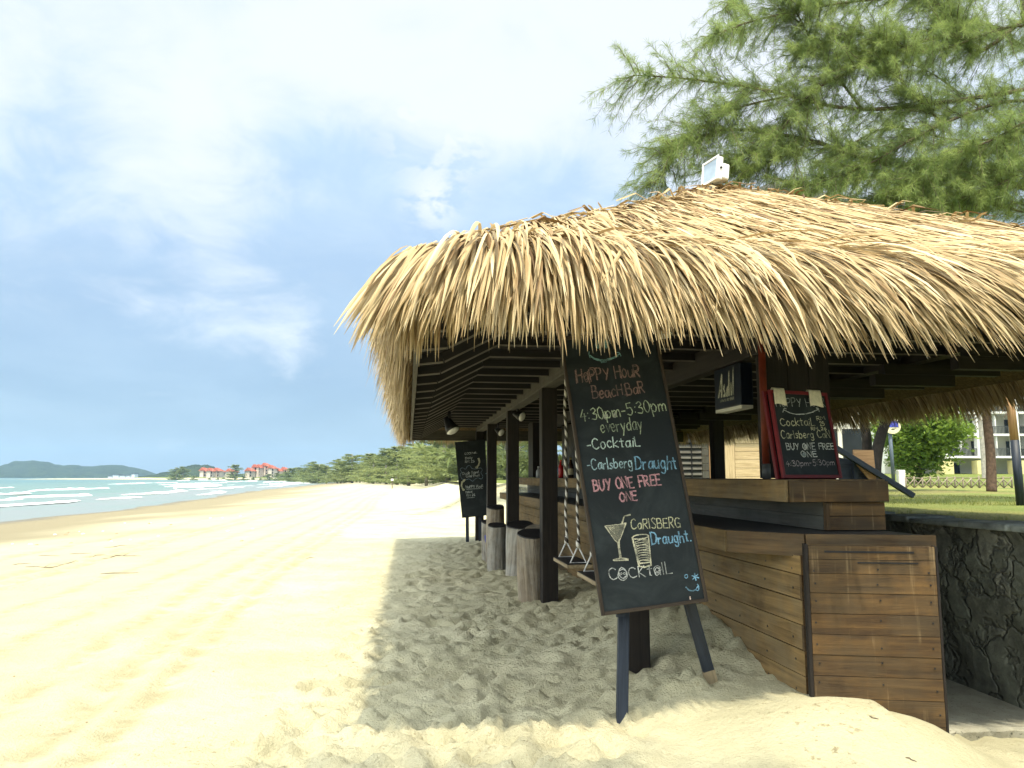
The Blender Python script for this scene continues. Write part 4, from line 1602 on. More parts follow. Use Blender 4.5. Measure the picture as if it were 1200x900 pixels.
# legs
mb = MB()
ta, ba = W(731, 700, 4.86), W(729, 832, 4.70)
d_ = (ba - ta)
mb.box(ta, (d_.normalized()), Vector((1, .05, 0)).normalized(), Vector((-.05, 1, 0)), (0, d_.length + .12), (-.034, .034), (-.02, .02))
put("leg", mb, M['easel'], big, .004)
mb = MB()
ta, ba = W(803, 690, 4.86), W(834, 800, 4.98)
d_ = (ba - ta).normalized()
S1 = d_.cross(Vector((0, 1, 0))).normalized()
mb.box(ta, d_, S1, d_.cross(S1), (0, (ba - ta).length + .15), (-.036, .036), (-.018, .018))
put("leg", mb, M['easel'], big, .004)
mb = MB()
mb.box(ta, d_, S1, d_.cross(S1), ((ba - ta).length - .085, (ba - ta).length + .05), (-.0375, .0375), (-.0195, .0195))
put("worn_foot", mb, M['seatwood'], big)
# back rail joining the legs
mb = MB()
mb.box(O, U, V, N, (.08, wd_ - .08), (.20, .27), (-.075, -.03))
mb.box(O, U, V, N, (.10, .15), (-.02, ht_ - .1), (-.075, -.03))
mb.box(O, U, V, N, (wd_ - .16, wd_ - .11), (.0, ht_ - .1), (-.076, -.031))
put("back_rail", mb, M['easel'], big)

# ------------------------------------------------------------------ red framed board on the bar
yaw, lean, hgt, wid = D2R(24), D2R(9.5), .60, .52
bl0 = W(917, 557.5, 5.05)
bl0.z = ZT + .006
U = Vector((math.cos(yaw), math.sin(yaw), 0))
Nh = Vector((math.sin(yaw), -math.cos(yaw), 0))
V = (PZ * math.cos(lean) - Nh * math.sin(lean))
N = U.cross(V)
O = bl0
rb = empty("framed_chalkboard", (bl0.x + .2, bl0.y + .15, ZT), 'small red framed chalkboard offering beach drinks, leaning on the bar top beside the red pole', 'chalkboard')


def red_leaf(Of, off, parent, nm):
    mb_ = MB()
    f = .022
    mb_.box(Of, U, V, N, (0, f), (0, hgt), (-.012 + off, .010 + off))
    mb_.box(Of, U, V, N, (wid - f, wid), (0, hgt), (-.012 + off, .010 + off))
    mb_.box(Of, U, V, N, (f + .0005, wid - f - .0005), (0, f), (-.012 + off, .010 + off))
    mb_.box(Of, U, V, N, (f + .0005, wid - f - .0005), (hgt - f, hgt), (-.012 + off, .010 + off))
    put("frame", mb_, M['red'], parent, .002)
    mb_ = MB()
    mb_.box(Of, U, V, N, (f, wid - f), (f, hgt - f), (-.010 + off, .002 + off))
    put("panel", mb_, M['board'], parent)


red_leaf(O, 0, rb, 'front')
red_leaf(O - U * .018, -.036, rb, 'back')
bd = Board(O, U, V, N)


def z5(x, y):
    return (880 + x / 6.0, 430 + y / 6.0)


T = bd.text
RW = (.62, .64, .58)
T("HaPPY HouR", z5(178, 280), z5(520, 276), 9.5, (.40, .42, .38), .0075)
bd.pxs([z5(230, 302), z5(285, 328), z5(350, 334), z5(420, 322), z5(470, 298)], .008, RW)
bd.pxs([z5(222, 318), z5(232, 292), z5(246, 296)], .007, RW)
bd.pxs([z5(456, 290), z5(470, 292), z5(478, 316)], .007, RW)
T("CocktaiL", z5(210, 414), z5(448, 412), 8.5, YEL, .0078)
T("RM", z5(464, 376), z5(520, 370), 4.2, YEL, .006)
T("25", z5(486, 414), z5(516, 412), 4.8, YEL, .006)
T("RM 26", z5(424, 446), z5(530, 444), 3.6, YEL, .006)
T("Carlsberg CaN", z5(216, 504), z5(556, 498), 8.5, YEL, .0075)
T("BUY ONE FREE", z5(252, 582), z5(584, 578), 7.0, RW, .0085)
bd.ell(*z5(385, 560), 2.6, 2.8, 0, (.34, .36, .34), True)
T("ONE", z5(356, 634), z5(464, 632), 6.5, RW, .0085)
bd.ell(*z5(374, 616), 2.4, 3.0, 0, (.34, .42, .42), True)
T("4:30pm-5:30pm", z5(248, 700), z5(588, 690), 6.4, (.40, .34, .33), .006)
put("chalk_writing", bd.mb, M['chalk'], rb)
# cloths hung over its top edge
for (u0, u1), side in (((.045, .125), 'left'), ((.36, .45), 'right')):
    mb = MB()
    P, F = [], []
    pr_ = [(-.030, hgt - .085), (-.024, hgt - .02), (-.018, hgt + .010), (0.0, hgt + .018), (.016, hgt + .010), (.0195, hgt - .02), (.019, hgt - .07), (.022, hgt - .105)]
    n_ = 9
    for i_, (nn, vv) in enumerate(pr_):
        for j in range(n_):
            t = j / (n_ - 1)
            rip = .004 * math.sin(t * 9 + (1 if u0 < .1 else 3)) + .002 * math.sin(t * 23)
            sgn = 1 if i_ > 3 else -1
            P.append(O + U * (u0 + (u1 - u0) * t * (1 + .04 * i_) - .004 * i_) + V * (vv + (.006 * math.sin(t * 5) if i_ in (0, 7) else 0)) + N * (nn + (abs(rip) if abs(nn) > .015 else 0) * sgn))
            if i_ and j:
                a = i_ * n_ + j
                F.append((a - n_ - 1, a - n_, a, a - 1))
    mb.add(P, F, smooth=True)
    o = put("hanging_cloth", mb, M['cloth'], None, 0, O + U * u0 + V * hgt)
    sm = o.modifiers.new('thickness', 'SOLIDIFY')
    sm.thickness = .003
    sm.offset = 1
    tag(o, 'cream cloth strip folded over the %s end of the red frame, beside the %s' % (('left', 'red pole') if u0 < .1 else ('right', 'lawn')), 'cloth', 'cloths over the red framed board')

# ------------------------------------------------------------------ far chalkboard
bl, br, tl = W(541.5, 607, 17.0), W(569.5, 604, 17.05), W(534.3, 518, 17.2)
O, U, V, N = frame_from(bl, br, tl)
wd_, ht_ = (br - bl).length + .06, (tl - bl).dot(V)
ft = W(547.5, 632, 17.1)
fbo = empty("easel_chalkboard", (ft.x + .1, ft.y, float(ground(ft.x, ft.y))), 'far chalkboard on thin legs by the last post, chalked with a cloud shape', 'chalkboard')
mb = MB()
# wider at the top than at the foot
q = [(0, 0), (wd_, 0), (wd_ + .10, ht_), (-.0, ht_)]
P = [O + U * u + V * v + N * n_ for n_ in (-.015, .0) for u, v in q]
mb.add(P, [(3, 2, 1, 0), (4, 5, 6, 7), (0, 1, 5, 4), (1, 2, 6, 5), (2, 3, 7, 6), (3, 0, 4, 7)])
put("panel", mb, M['board'], fbo)
bd = Board(O, U, V, N)


def z9(x, y):
    return (530 + x / 9.0, 510 + y / 9.0)


T = bd.text
for tx, a, b_, h__ in (("COCKtaiL", (132, 206), (262, 190), 2.3), ("Daily", (140, 254), (212, 246), 2.3), ("RM 23", (136, 292), (232, 286), 2.8),
                       ("Duck Band", (112, 418), (282, 400), 3.0), ("CHaMPioN", (146, 446), (288, 434), 2.8), ("HaPPY HouR", (146, 560), (326, 548), 3.0),
                       ("DRinK", (144, 614), (216, 606), 2.2), ("RM 26", (152, 646), (240, 640), 2.8)):
    T(tx, z9(*a), z9(*b_), h__, (.62, .66, .60), .010)
bd.pxs([z9(150, 570), z9(318, 562)], .009, (.6, .66, .6), False)
bd.pxs([z9(152, 662), z9(236, 656)], .009, (.6, .66, .6), False)
cl = [(100, 460), (84, 420), (96, 392), (84, 360), (108, 344), (140, 358), (160, 326), (188, 322), (206, 350), (250, 356), (300, 346), (316, 370), (302, 396), (322, 430), (308, 462), (270, 450), (240, 462), (214, 486), (180, 462), (140, 470), (100, 460)]
bd.pxs([z9(*p) for p in cl], .012, (.22, .30, .34))
for pts, e__ in (([(276, 246), (286, 280), (276, 316), (250, 340)], (258, 344)), ([(132, 470), (104, 496), (98, 536), (116, 574)], (118, 576))):
    bd.pxs([z9(*p) for p in pts], .03, YEL)
    bd.pxs([z9(*p) for p in pts], .045, YEL)
    bd.ell(*z9(*e__), 1.5, 1.2, 0, YEL, True)
bd.pxs([z9(352, 408), z9(370, 392)], .02, TEAL, False)
put("chalk_writing", bd.mb, M['chalk'], fbo)
for px in (547.5, 562.5):
    a, b_ = W(px, 600, 17.15), W(px + .3, 634, 17.15)
    mb = MB()
    mb.box(a, (b_ - a).normalized(), Vector((1, 0, 0)), Vector((0, 1, 0)), (-.25, (b_ - a).length + .15), (-.035, .035), (-.02, .02))
    put("leg", mb, M['easel'], fbo)

# ------------------------------------------------------------------ hanging beer sign
LS = 2.775
a_n, a_f = 6.03, 6.58
zb, zt = 1.965, 2.35
sg = empty("hanging_sign", B(LS, 6.3, zb), 'dark blue lightbox beer sign with cream brushed lettering hung under the inner beam', 'sign')
mb = MB()
mb.lbox((LS - .055, LS + .055), (a_n, a_f), (zb + .03, zt))
put("sign_case", mb, m_plain('sign_navy', (0.008, 0.013, 0.024), 0.35, 0.2), sg, .006)
mb = MB()
mb.lbox((LS - .052, LS + .052), (a_n + .003, a_f - .003), (zb, zb + .029))
put("sign_base", mb, M['offwhite'], sg, .003)
for a in (a_n + .1, a_f - .1):
    mb = MB()
    mb.lbox((LS - .01, LS + .01), (a - .02, a + .02), (zt + .001, 2.40))
    put("bracket", mb, M['black'], sg)
# lettering: seen from the sea side, far end at the left
fo_, fu = B(LS - .056, a_f, zb + .03), -PA
bd = Board(fo_, fu, PZ, -PL)
K_ = (.72, .72, .55)


def sgp(polys):
    for pl_ in polys:
        bd.poly([((x * .0097), (y * .0097)) for x, y in pl_], K_, .0012)


# brushed, slanted capitals and tall strokes with cut tops  (units: about a centimetre)
sgp([[(8, 10), (11, 10.5), (17, 26), (19, 31), (17.5, 32)],        # A left stroke
     [(15, 10), (18, 10), (19.5, 31), (17, 28)],                    # A right stroke
     [(11, 15), (17, 15.5), (17, 18), (12, 17)],
     [(20, 10), (25, 10), (26, 13), (23, 17), (24.5, 21), (23, 22), (20.5, 18), (23, 13), (20, 12)],   # s
     [(27, 10), (29.5, 9.5), (31, 18), (30, 19.5), (27, 15)],       # a bowl
     [(31.5, 10), (34, 10), (35, 33), (33, 30), (31.8, 20)],        # a / h tall stem
     [(36.5, 10), (39, 10), (39.5, 20), (38, 22), (36, 20)],
     [(40.5, 10), (43, 10), (44, 35), (42, 31), (41, 20)]])         # i, tall
bd.text  # small line under it
GLH = .011


def btext(txt, u0, u1, v0, h_, col, wd):
    adv = [GL[c][0] + .17 for c in txt]
    sx_ = (u1 - u0) / (sum(adv) - .17)
    x = 0
    for c, ad in zip(txt, adv):
        for st in GL[c][1]:
            bd.stroke([(u0 + (x + p[0]) * sx_, v0 + p[1] * h_) for p in st], wd, col, .0012)
        x += ad


btext("JAPAN'S NO.1 BEER", .12, .42, .058, .020, K_, .0042)
put("lettering", bd.mb, M['chalk'], sg)

# ------------------------------------------------------------------ log stools
def log_stool(label, px, pyb, Y, h_, r0, r1, mat, topmat, toprim=0.02, lean_=0.0, seed=1, parts=None):
    p = W(px, pyb, Y)
    zg = float(ground(p.x, p.y)) - .03
    o = empty("log_stool", (p.x, p.y, zg), label, 'stool', 'log stools along the bar')
    r_ = random.Random(seed)
    ph = [r_.uniform(0, 6) for _ in range(4)]
    tilt = r_.uniform(.20, .30)
    n_, m2 = 28, 10
    mb_ = MB()
    P, F, g = [], [], []
    for i_ in range(m2 + 1):
        t = i_ / m2
        rr = r0 + (r1 - r0) * t
        for j in range(n_):
            a = 2 * math.pi * j / n_
            q = rr * (1 + .05 * math.sin(t * 5 + ph[1]) * (1 - t) + .045 * math.sin(2 * a + ph[0]) + .03 * math.sin(3 * a + ph[1] + t) + .018 * math.sin(7 * a + ph[2]) + .012 * math.sin(13 * a + ph[3] + 2 * t))
            P.append((p.x + lean_ * t * h_ + q * math.cos(a), p.y + q * math.sin(a), zg + (h_ + .03) * t + (tilt * q * math.sin(a) if i_ == m2 else 0)))
            g.append((t * h_ + seed * 3, a * rr, 0))
    for i_ in range(m2):
        for j in range(n_):
            a, b_ = i_ * n_ + j, i_ * n_ + (j + 1) % n_
            F.append((a, b_, b_ + n_, a + n_))
    F.append(tuple(range(m2 * n_, (m2 + 1) * n_)))
    mb_.add(P, F, g, r_.random() * .5, smooth=False)
    put("log", mb_, mat, o, .006)
    mb_ = MB()
    P = []
    for z_, sc_ in ((.001, .985), (.014, .97)):
        for j in range(n_):
            q = P0 = Vector(g and (0, 0, 0))
            v = Vector(mb_ and (0, 0, 0))
            a = 2 * math.pi * j / n_
            t = 1
            q = r1 * sc_ * (1 + .045 * math.sin(2 * a + ph[0]) + .03 * math.sin(3 * a + ph[1] + 1) + .018 * math.sin(7 * a + ph[2]))
            P.append((p.x + lean_ * h_ + q * math.cos(a), p.y + q * math.sin(a), zg + h_ + .03 + z_ + tilt * q * math.sin(a)))
    mb_.add(P, [(j, (j + 1) % n_, n_ + (j + 1) % n_, n_ + j) for j in range(n_)] + [tuple(range(n_, 2 * n_))])
    put("seat_top", mb_, topmat, o)
    return o, p, zg


log_stool('brown weathered log stool with a dark top, nearest the front dark post', 624.5, 697, 9.15, .74, .165, .178, M['logbrown'], M['logtop'], seed=1)
log_stool('low grey log stool with a bare worn top, behind the nearest dark topped stool', 630.5, 690, 9.95, .73, .165, .17, M['log'], M['logtoplight'], seed=2)
log_stool('grey log stool flaring at its foot with a wide dark top, beside the second post', 610, 670, 11.35, .715, .215, .195, M['log'], M['logtop'], seed=3)
log_stool('slim pale grey log stool standing third in the row, in front of the painted one', 582, 665, 12.05, .675, .14, .138, M['log'], M['logtop'], seed=4)
o_, p, zg = log_stool('log stool daubed with blue and yellow paint, half hidden in the row', 572.0, 656, 13.2, .66, .105, .115, M['log'], M['logtop'], seed=5)
for nm, mt, a0_, a1_, z0, z1 in (("blue_daub", M['bluepaint'], 250, 285, .20, .46), ("yellow_daub", M['yellowpaint'], 292, 325, .06, .42), ("blue_daub", M['bluepaint'], 330, 352, .16, .45)):
    mb = MB()
    P, F = [], []
    for i_ in range(7):
        t = i_ / 6
        for j in range(7):
            s_ = j / 6
            a = D2R(a0_ + (a1_ - a0_) * s_ * (.6 + .4 * math.sin(math.pi * t)) + 8 * math.sin(t * 5))
            r__ = (.105 + .010 * t) * 1.085
            P.append((p.x + r__ * math.cos(a), p.y + r__ * math.sin(a), zg + z0 + (z1 - z0) * t + .03 * math.sin(s_ * 6)))
            if i_ and j:
                k0 = i_ * 7 + j
                F.append((k0 - 8, k0 - 7, k0, k0 - 1))
    mb.add(P, F)
    put(nm, mb, mt, o_)
log_stool('tallest brown log stool, standing at the back of the row by the far chalkboard', 580.5, 640, 13.0, .915, .165, .155, M['logbrown'], M['logtop'], seed=6)

# ------------------------------------------------------------------ rope swings
mr, k_, p_, _ = new_mat('swing_rope')
gc = k_.attr('gc', 'Vector')
sx_ = k_.n('ShaderNodeSeparateXYZ')
k_.l(gc, sx_.inputs[0])
an = k_.math('ARCTAN2', sx_.outputs[2], sx_.outputs[1])
tw = k_.math('SINE', k_.math('ADD', k_.math('MULTIPLY', sx_.outputs[0], 62.0), an))
base(k_, p_, k_.mix(k_.smooth(tw, -.35, .1), (0.07, 0.06, 0.05), (0.72, 0.70, 0.64)))
k_.l(k_.bump(tw, .004), p_.inputs['Normal'])
p_.inputs['Roughness'].default_value = .9


def swing(label, a0_, a1_, zs):
    lc = 1.57
    o = empty("rope_swing", B(lc, (a0_ + a1_) / 2, zs), label, 'swing', 'rope swings under the seaward beam')
    mb_ = MB()
    mb_.lbox((lc - .12, lc + .12), (a0_ - .07, a1_ + .07), (zs - .034, zs))
    put("seat", mb_, M['seatwood'], o, .005)
    mb_ = MB()
    mb_.lbox((lc - .118, lc + .118), (a0_ - .068, a1_ + .068), (zs + .0005, zs + .006))
    put("seat_pad", mb_, M['dark_timber'], o, .002)
    for a in (a0_, a1_):
        ap = B(lc, a, zs + .165)
        mb_ = MB()
        n_ = 40
        mb_.tube([ap + PZ * ((2.42 - ap.z) * i_ / n_) + PL * .006 * math.sin(i_ * .5 + a) for i_ in range(n_ + 1)], .013, 8)
        mb_.tube([ap - PZ * .02, ap + PZ * .05], .021, 8)
        rp__ = put("rope", mb_, mr, o)
        mb_ = MB()
        l_, r__ = B(lc - .075, a, zs + .012), B(lc + .075, a, zs + .012)
        mb_.tube([ap, l_, r__, ap], .0085, 6)
        put("sling", mb_, M['white'], rp__)
    return o


swing('rope swing with a pale edged plank seat, hung next to the front dark post', 7.12, 7.66, .60)
swing('rope swing half hidden behind the big happy hour chalkboard', 6.04, 6.56, .59)
# grey boulder and loose rope end under the swings
c = W(663, 676, 7.35)
mb = MB()
P, F = [], []
n_, m2 = 18, 9
for i_ in range(m2 + 1):
    ph = math.pi * i_ / m2
    for j in range(n_):
        th = 2 * math.pi * j / n_
        nn = 1 + .10 * math.sin(3 * th + ph * 2) + .07 * math.sin(5 * th - ph * 3)
        P.append((c.x + .085 * nn * math.sin(ph) * math.cos(th), c.y + .10 * nn * math.sin(ph) * math.sin(th), c.z + .075 * nn * math.cos(ph)))
for i_ in range(m2):
    for j in range(n_):
        a, b_ = i_ * n_ + j, i_ * n_ + (j + 1) % n_
        F.append((a, a + n_, b_ + n_, b_))
mb.add(P, F, smooth=True)
# ------------------------------------------------------------------ bottles on the bar
def bottle(name, label, px, Y, h_, r_, col, capcol, lab=None):
    p = W(px, 560, Y)
    o = empty(name, (p.x, p.y, ZT), label, 'bottle', 'bottles on the bar top')
    pr_ = [(0, r_ * .92), (.02, r_), (.55, r_), (.66, r_ * .8), (.76, r_ * .42), (.9, r_ * .36)]
    mb_ = MB()
    mb_.tube([(p.x, p.y, ZT + .001 + t * h_) for t, _ in pr_], [q for _, q in pr_], 14)
    m_ = m_plain('bottle_body', col, .2, .05)
    put("body", mb_, m_, o)
    mb_ = MB()
    mb_.tube([(p.x, p.y, ZT + .001 + t * h_) for t in (.902, 1.0)], r_ * .42, 12)
    put("cap", mb_, m_plain('bottle_cap', capcol, .4, .05), o)
    if lab:
        mb_ = MB()
        mb_.tube([(p.x, p.y, ZT + .001 + t * h_) for t in (.15, .45)], r_ * 1.015, 14, cap=False)
        put("paper_label", mb_, m_plain('bottle_label', lab, .7, .2, 30), o)


bottle("sauce_bottle", 'tall pale bottle with a white cap, left of the red one on the bar', 653.0, 13.2, .40, .055, (.55, .58, .55), (.75, .75, .72), (.25, .45, .6))
bottle("sauce_bottle", 'red bottle standing on the bar top behind the swing ropes', 657.4, 13.0, .30, .045, (.42, .02, .02), (.6, .05, .04), None)
bottle("sauce_bottle", 'squat cream bottle on the bar, right of the red one', 663.5, 13.0, .31, .055, (.62, .60, .50), (.25, .2, .15), (.6, .55, .4))
bottle("sauce_bottle", 'dark brown bottle on the bar near the edge of the big chalkboard', 669.0, 12.6, .33, .045, (.04, .02, .012), (.3, .25, .1), (.5, .45, .3))
bottle("sauce_bottle", 'small grey bottle standing farthest away on the bar, left of the pale one', 631.0, 15.3, .22, .05, (.4, .42, .42), (.6, .6, .6), None)

# ------------------------------------------------------------------ spotlights under the roof
def spot(label, p, dv, s_=1.0):
    o = empty("spotlight", p, label, 'spotlight', 'spotlights under the thatch')
    dv = Vector(dv).normalized()
    mb_ = MB()
    mb_.tube([p, p - PZ * .0 + dv * .0 + Vector((0, 0, -.10 * s_))], .016 * s_, 8)
    put("stem", mb_, M['black'], o)
    c_ = p + Vector((0, 0, -.12 * s_))
    mb_ = MB()
    mb_.tube([c_ - dv * .07 * s_, c_ - dv * .02 * s_, c_ + dv * .05 * s_, c_ + dv * .085 * s_], [.028 * s_, .042 * s_, .062 * s_, .072 * s_], 14)
    put("lamp_head", mb_, M['black'], o)
    mb_ = MB()
    mb_.tube([c_ + dv * .0855 * s_, c_ + dv * .10 * s_], [.066 * s_, .05 * s_], 14)
    put("bulb", mb_, M['bulb'], o)


p = W(526.5, 482, 11.3)
spot('black spotlight under the seaward rafters, its pale bulb turned down to the sand', p, (.45, -.25, -.8), 1.5)
p = W(584, 496.5, 14.6)
spot('small pale spotlight by the third post, fixed low on the beam', p, (.5, -.5, -.35), 1.1)
p = W(606.5, 476, 11.6)
spot('small pale spotlight beside the top of the second post', p, (.6, -.5, -.3), 1.1)
# round pale lamp tucked under the front eave, behind the hanging leaves
c = W(774, 391.5, 5.25)
lp = empty("ceiling_lamp", c, 'round pale lamp under the front eave above the big chalkboard', 'lamp')
mb = MB()
mb.tube([c + PZ * .02, c + PZ * .0, c - PZ * .025], [.055, .08, .06], 18)
put("lamp_dish", mb, M['bulb'], lp)
mb = MB()
mb.tube([c + PZ * .021, (c.x, c.y, 2.52)], .012, 8)
put("stem", mb, M['black'], lp)

# ------------------------------------------------------------------ floodlight on the roof
c = W(833, 214, AP + .1)
fl = empty("floodlight", c, 'white rectangular floodlight mounted on the peak of the thatch roof', 'floodlight')
cx = Vector((.36, -.95, 0)).normalized()      # side facing the camera and right
bx = Vector((-.95, -.36, 0)).normalized()     # direction the glass faces: out to the left
bx = (bx + Vector((0, 0, .12))).normalized()
ry = cx
uz = ry.cross(bx) * -1
uz = bx.cross(ry)
if uz.z < 0:
    uz = -uz
Oc = c + Vector((0, 0, .10))
fs = .82
ry, uz, bx = ry * fs, uz * fs, bx * fs
mb = MB()
mb.box(Oc, ry, uz, bx, (-.16, .16), (-.13, .17), (-.07, .0))
put("housing", mb, M['white'], fl, .012)
mb = MB()
for a0_, a1_, b0_, b1_ in ((-.165, .165, .15, .178), (-.165, .165, -.138, -.11), (-.165, -.14, -.1095, .1495), (.14, .165, -.1095, .1495)):
    mb.box(Oc, ry, uz, bx, (a0_, a1_), (b0_, b1_), (.0005, .022))
put("bezel", mb, M['white'], fl, .004)
mb = MB()
mb.box(Oc, ry, uz, bx, (-.139, .139), (-.109, .149), (.001, .008))
put("glass", mb, M['glass'], fl)
mb = MB()
mb.box(Oc, ry, uz, bx, (-.10, .155), (-.10, .10), (-.17, -.071))
put("gear_box", mb, M['white'], fl, .014)
mb = MB()
mb.tube([Oc + ry * .161 - bx * .035 + uz * .02, Oc + ry * .172 - bx * .035 + uz * .02], .012, 10)
put("pivot_bolt", mb, M['black'], fl)
mb = MB()
mb.tube([c - PZ * .30, c + PZ * .02, Oc - uz * .14 - bx * .03], .018, 8)
put("bracket", mb, M['steel'], fl)

# ------------------------------------------------------------------ trees
def spray_mesh(name, bases, dirs, n_per, ln, wd, spread, droop, rg, inv=None, tone=None):
    """thin needles/leaves: bases (N,3) with directions (N,3)"""
    N = len(bases)
    b_ = np.repeat(bases, n_per, 0)
    d_ = np.repeat(dirs, n_per, 0) + rg.normal(0, spread, (N * n_per, 3))
    d_ /= np.linalg.norm(d_, axis=1, keepdims=True) + 1e-9
    l_ = rg.uniform(ln * .55, ln * 1.25, N * n_per)[:, None]
    mid = b_ + d_ * l_ * .5
    tip = b_ + d_ * l_
    tip[:, 2] -= droop * l_[:, 0]
    mid[:, 2] -= droop * .25 * l_[:, 0]
    s_ = np.cross(d_, rg.normal(0, 1, (N * n_per, 3)))
    s_ /= np.linalg.norm(s_, axis=1, keepdims=True) + 1e-9
    w_ = wd * rg.uniform(.7, 1.3, N * n_per)[:, None]
    V_ = np.stack([b_, mid - s_ * w_ * .5, tip, mid + s_ * w_ * .5], 1).reshape(-1, 3)
    F_ = np.arange(4 * N * n_per).reshape(-1, 4)
    t_ = rg.random(N) if tone is None else tone
    r_ = np.repeat(np.clip(np.repeat(t_, n_per) + rg.normal(0, .12, N * n_per), 0, 1), 4)
    return fast_mesh(name, V_, F_, {'rnd': r_}, inv=inv)


# --- the big casuarina over the roof
cr_ = np.random.default_rng(21)
troot = Vector((10.6, 14.0, .95))
cas = empty("casuarina_tree", troot, 'large feathery casuarina spreading its branches over the thatch roof', 'tree')


def cat(pts, n_=10):
    pts = [Vector(p) for p in pts]
    o = []
    for i_ in range(len(pts) - 1):
        p0, p1, p2, p3 = pts[max(i_ - 1, 0)], pts[i_], pts[i_ + 1], pts[min(i_ + 2, len(pts) - 1)]
        for j in range(n_):
            t = j / n_
            o.append(.5 * ((2 * p1) + (-p0 + p2) * t + (2 * p0 - 5 * p1 + 4 * p2 - p3) * t * t + (-p0 + 3 * p1 - 3 * p2 + p3) * t ** 3))
    o.append(pts[-1])
    return o


trunk = cat([troot, (10.7, 14.0, 4), (10.4, 13.9, 7.5), (10.0, 13.8, 10.5), (9.6, 13.7, 14), (9.3, 13.6, 17)], 8)
mb = MB()
mb.tube(trunk, list(np.linspace(.34, .07, len(trunk))), 14)
tk = put("trunk", mb, M['bark'], cas)
limbs = [
    ([(1290, 90, 13.6), (1160, 112, 13.0), (1010, 128, 12.3), (890, 104, 11.9), (800, 92, 11.5), (742, 88, 11.2)], .07),
    ([(1310, 262, 13.8), (1170, 212, 13.2), (1030, 190, 12.6), (950, 165, 12.2), (860, 152, 11.9), (800, 172, 11.6), (768, 214, 11.4)], .085),
    ([(1300, 150, 13.8), (1200, 118, 13.0), (1105, 145, 12.4), (1010, 196, 12.2), (930, 222, 12.0)], .06),
    ([(1250, -20, 13.5), (1150, 60, 13.0), (1125, 30, 12.8), (1085, -10, 12.6), (1040, -60, 12.4)], .07),
    ([(1150, 60, 13.0), (1110, 42, 12.6), (1020, 72, 12.2), (950, 110, 12.0), (905, 165, 11.8), (850, 200, 11.6)], .045),
    ([(1260, -40, 13.5), (1120, -10, 12.8), (1000, 2, 12.3), (900, 20, 11.9), (838, 40, 11.6)], .055),
    ([(1300, 215, 13.8), (1200, 196, 13.2), (1120, 205, 12.8), (1040, 232, 12.4), (990, 250, 12.2)], .05),
    ([(1300, 60, 13.6), (1200, 30, 13.0), (1090, 60, 12.5), (1010, 40, 12.2), (940, 60, 12.0)], .05),
    ([(1330, 300, 14.0), (1240, 262, 13.6), (1160, 240, 13.2), (1090, 245, 13.0)], .05),
    ([(1320, 120, 14.4), (1230, 150, 14.6), (1130, 165, 14.6), (1040, 150, 14.6), (960, 195, 14.4)], .05),
    ([(1320, 10, 14.4), (1220, -30, 14.6), (1110, -60, 14.4), (980, -50, 14.0), (880, -30, 13.6), (850, 10, 13.4)], .06),
    ([(1300, 180, 14.8), (1210, 160, 15.2), (1140, 120, 15.4), (1080, 80, 15.4), (1000, 60, 15.2)], .05),
    ([(1320, 240, 14.6), (1240, 215, 15.0), (1180, 180, 15.4), (1130, 190, 15.6), (1080, 215, 15.4)], .05),
    ([(1300, 225, 12.6), (1210, 205, 12.4), (1150, 225, 12.2), (1095, 240, 12.1)], .04),
    ([(1310, 160, 12.8), (1220, 140, 12.4), (1160, 165, 12.2), (1100, 190, 12.1), (1060, 225, 12.0)], .04),
    ([(1310, 50, 14.6), (1220, 60, 15.0), (1160, 30, 15.2), (1110, 20, 15.2)], .04),
    ([(1310, 270, 15), (1220, 245, 15.4), (1140, 225, 15.6), (1050, 205, 15.6), (960, 220, 15.4)], .05),
    ([(930, 112, 12.0), (870, 125, 11.8), (820, 150, 11.5), (786, 175, 11.3)], .025),
    ([(960, 165, 12.2), (900, 190, 11.9), (860, 200, 11.8)], .025),
    ([(1010, 128, 12.3), (960, 60, 12.2), (930, 10, 12.0), (900, -30, 11.9)], .03),
    ([(1105, 145, 12.5), (1060, 100, 12.3), (1030, 60, 12.2)], .03),
]
bs, ds, tn_ = [], [], []
lmb = []
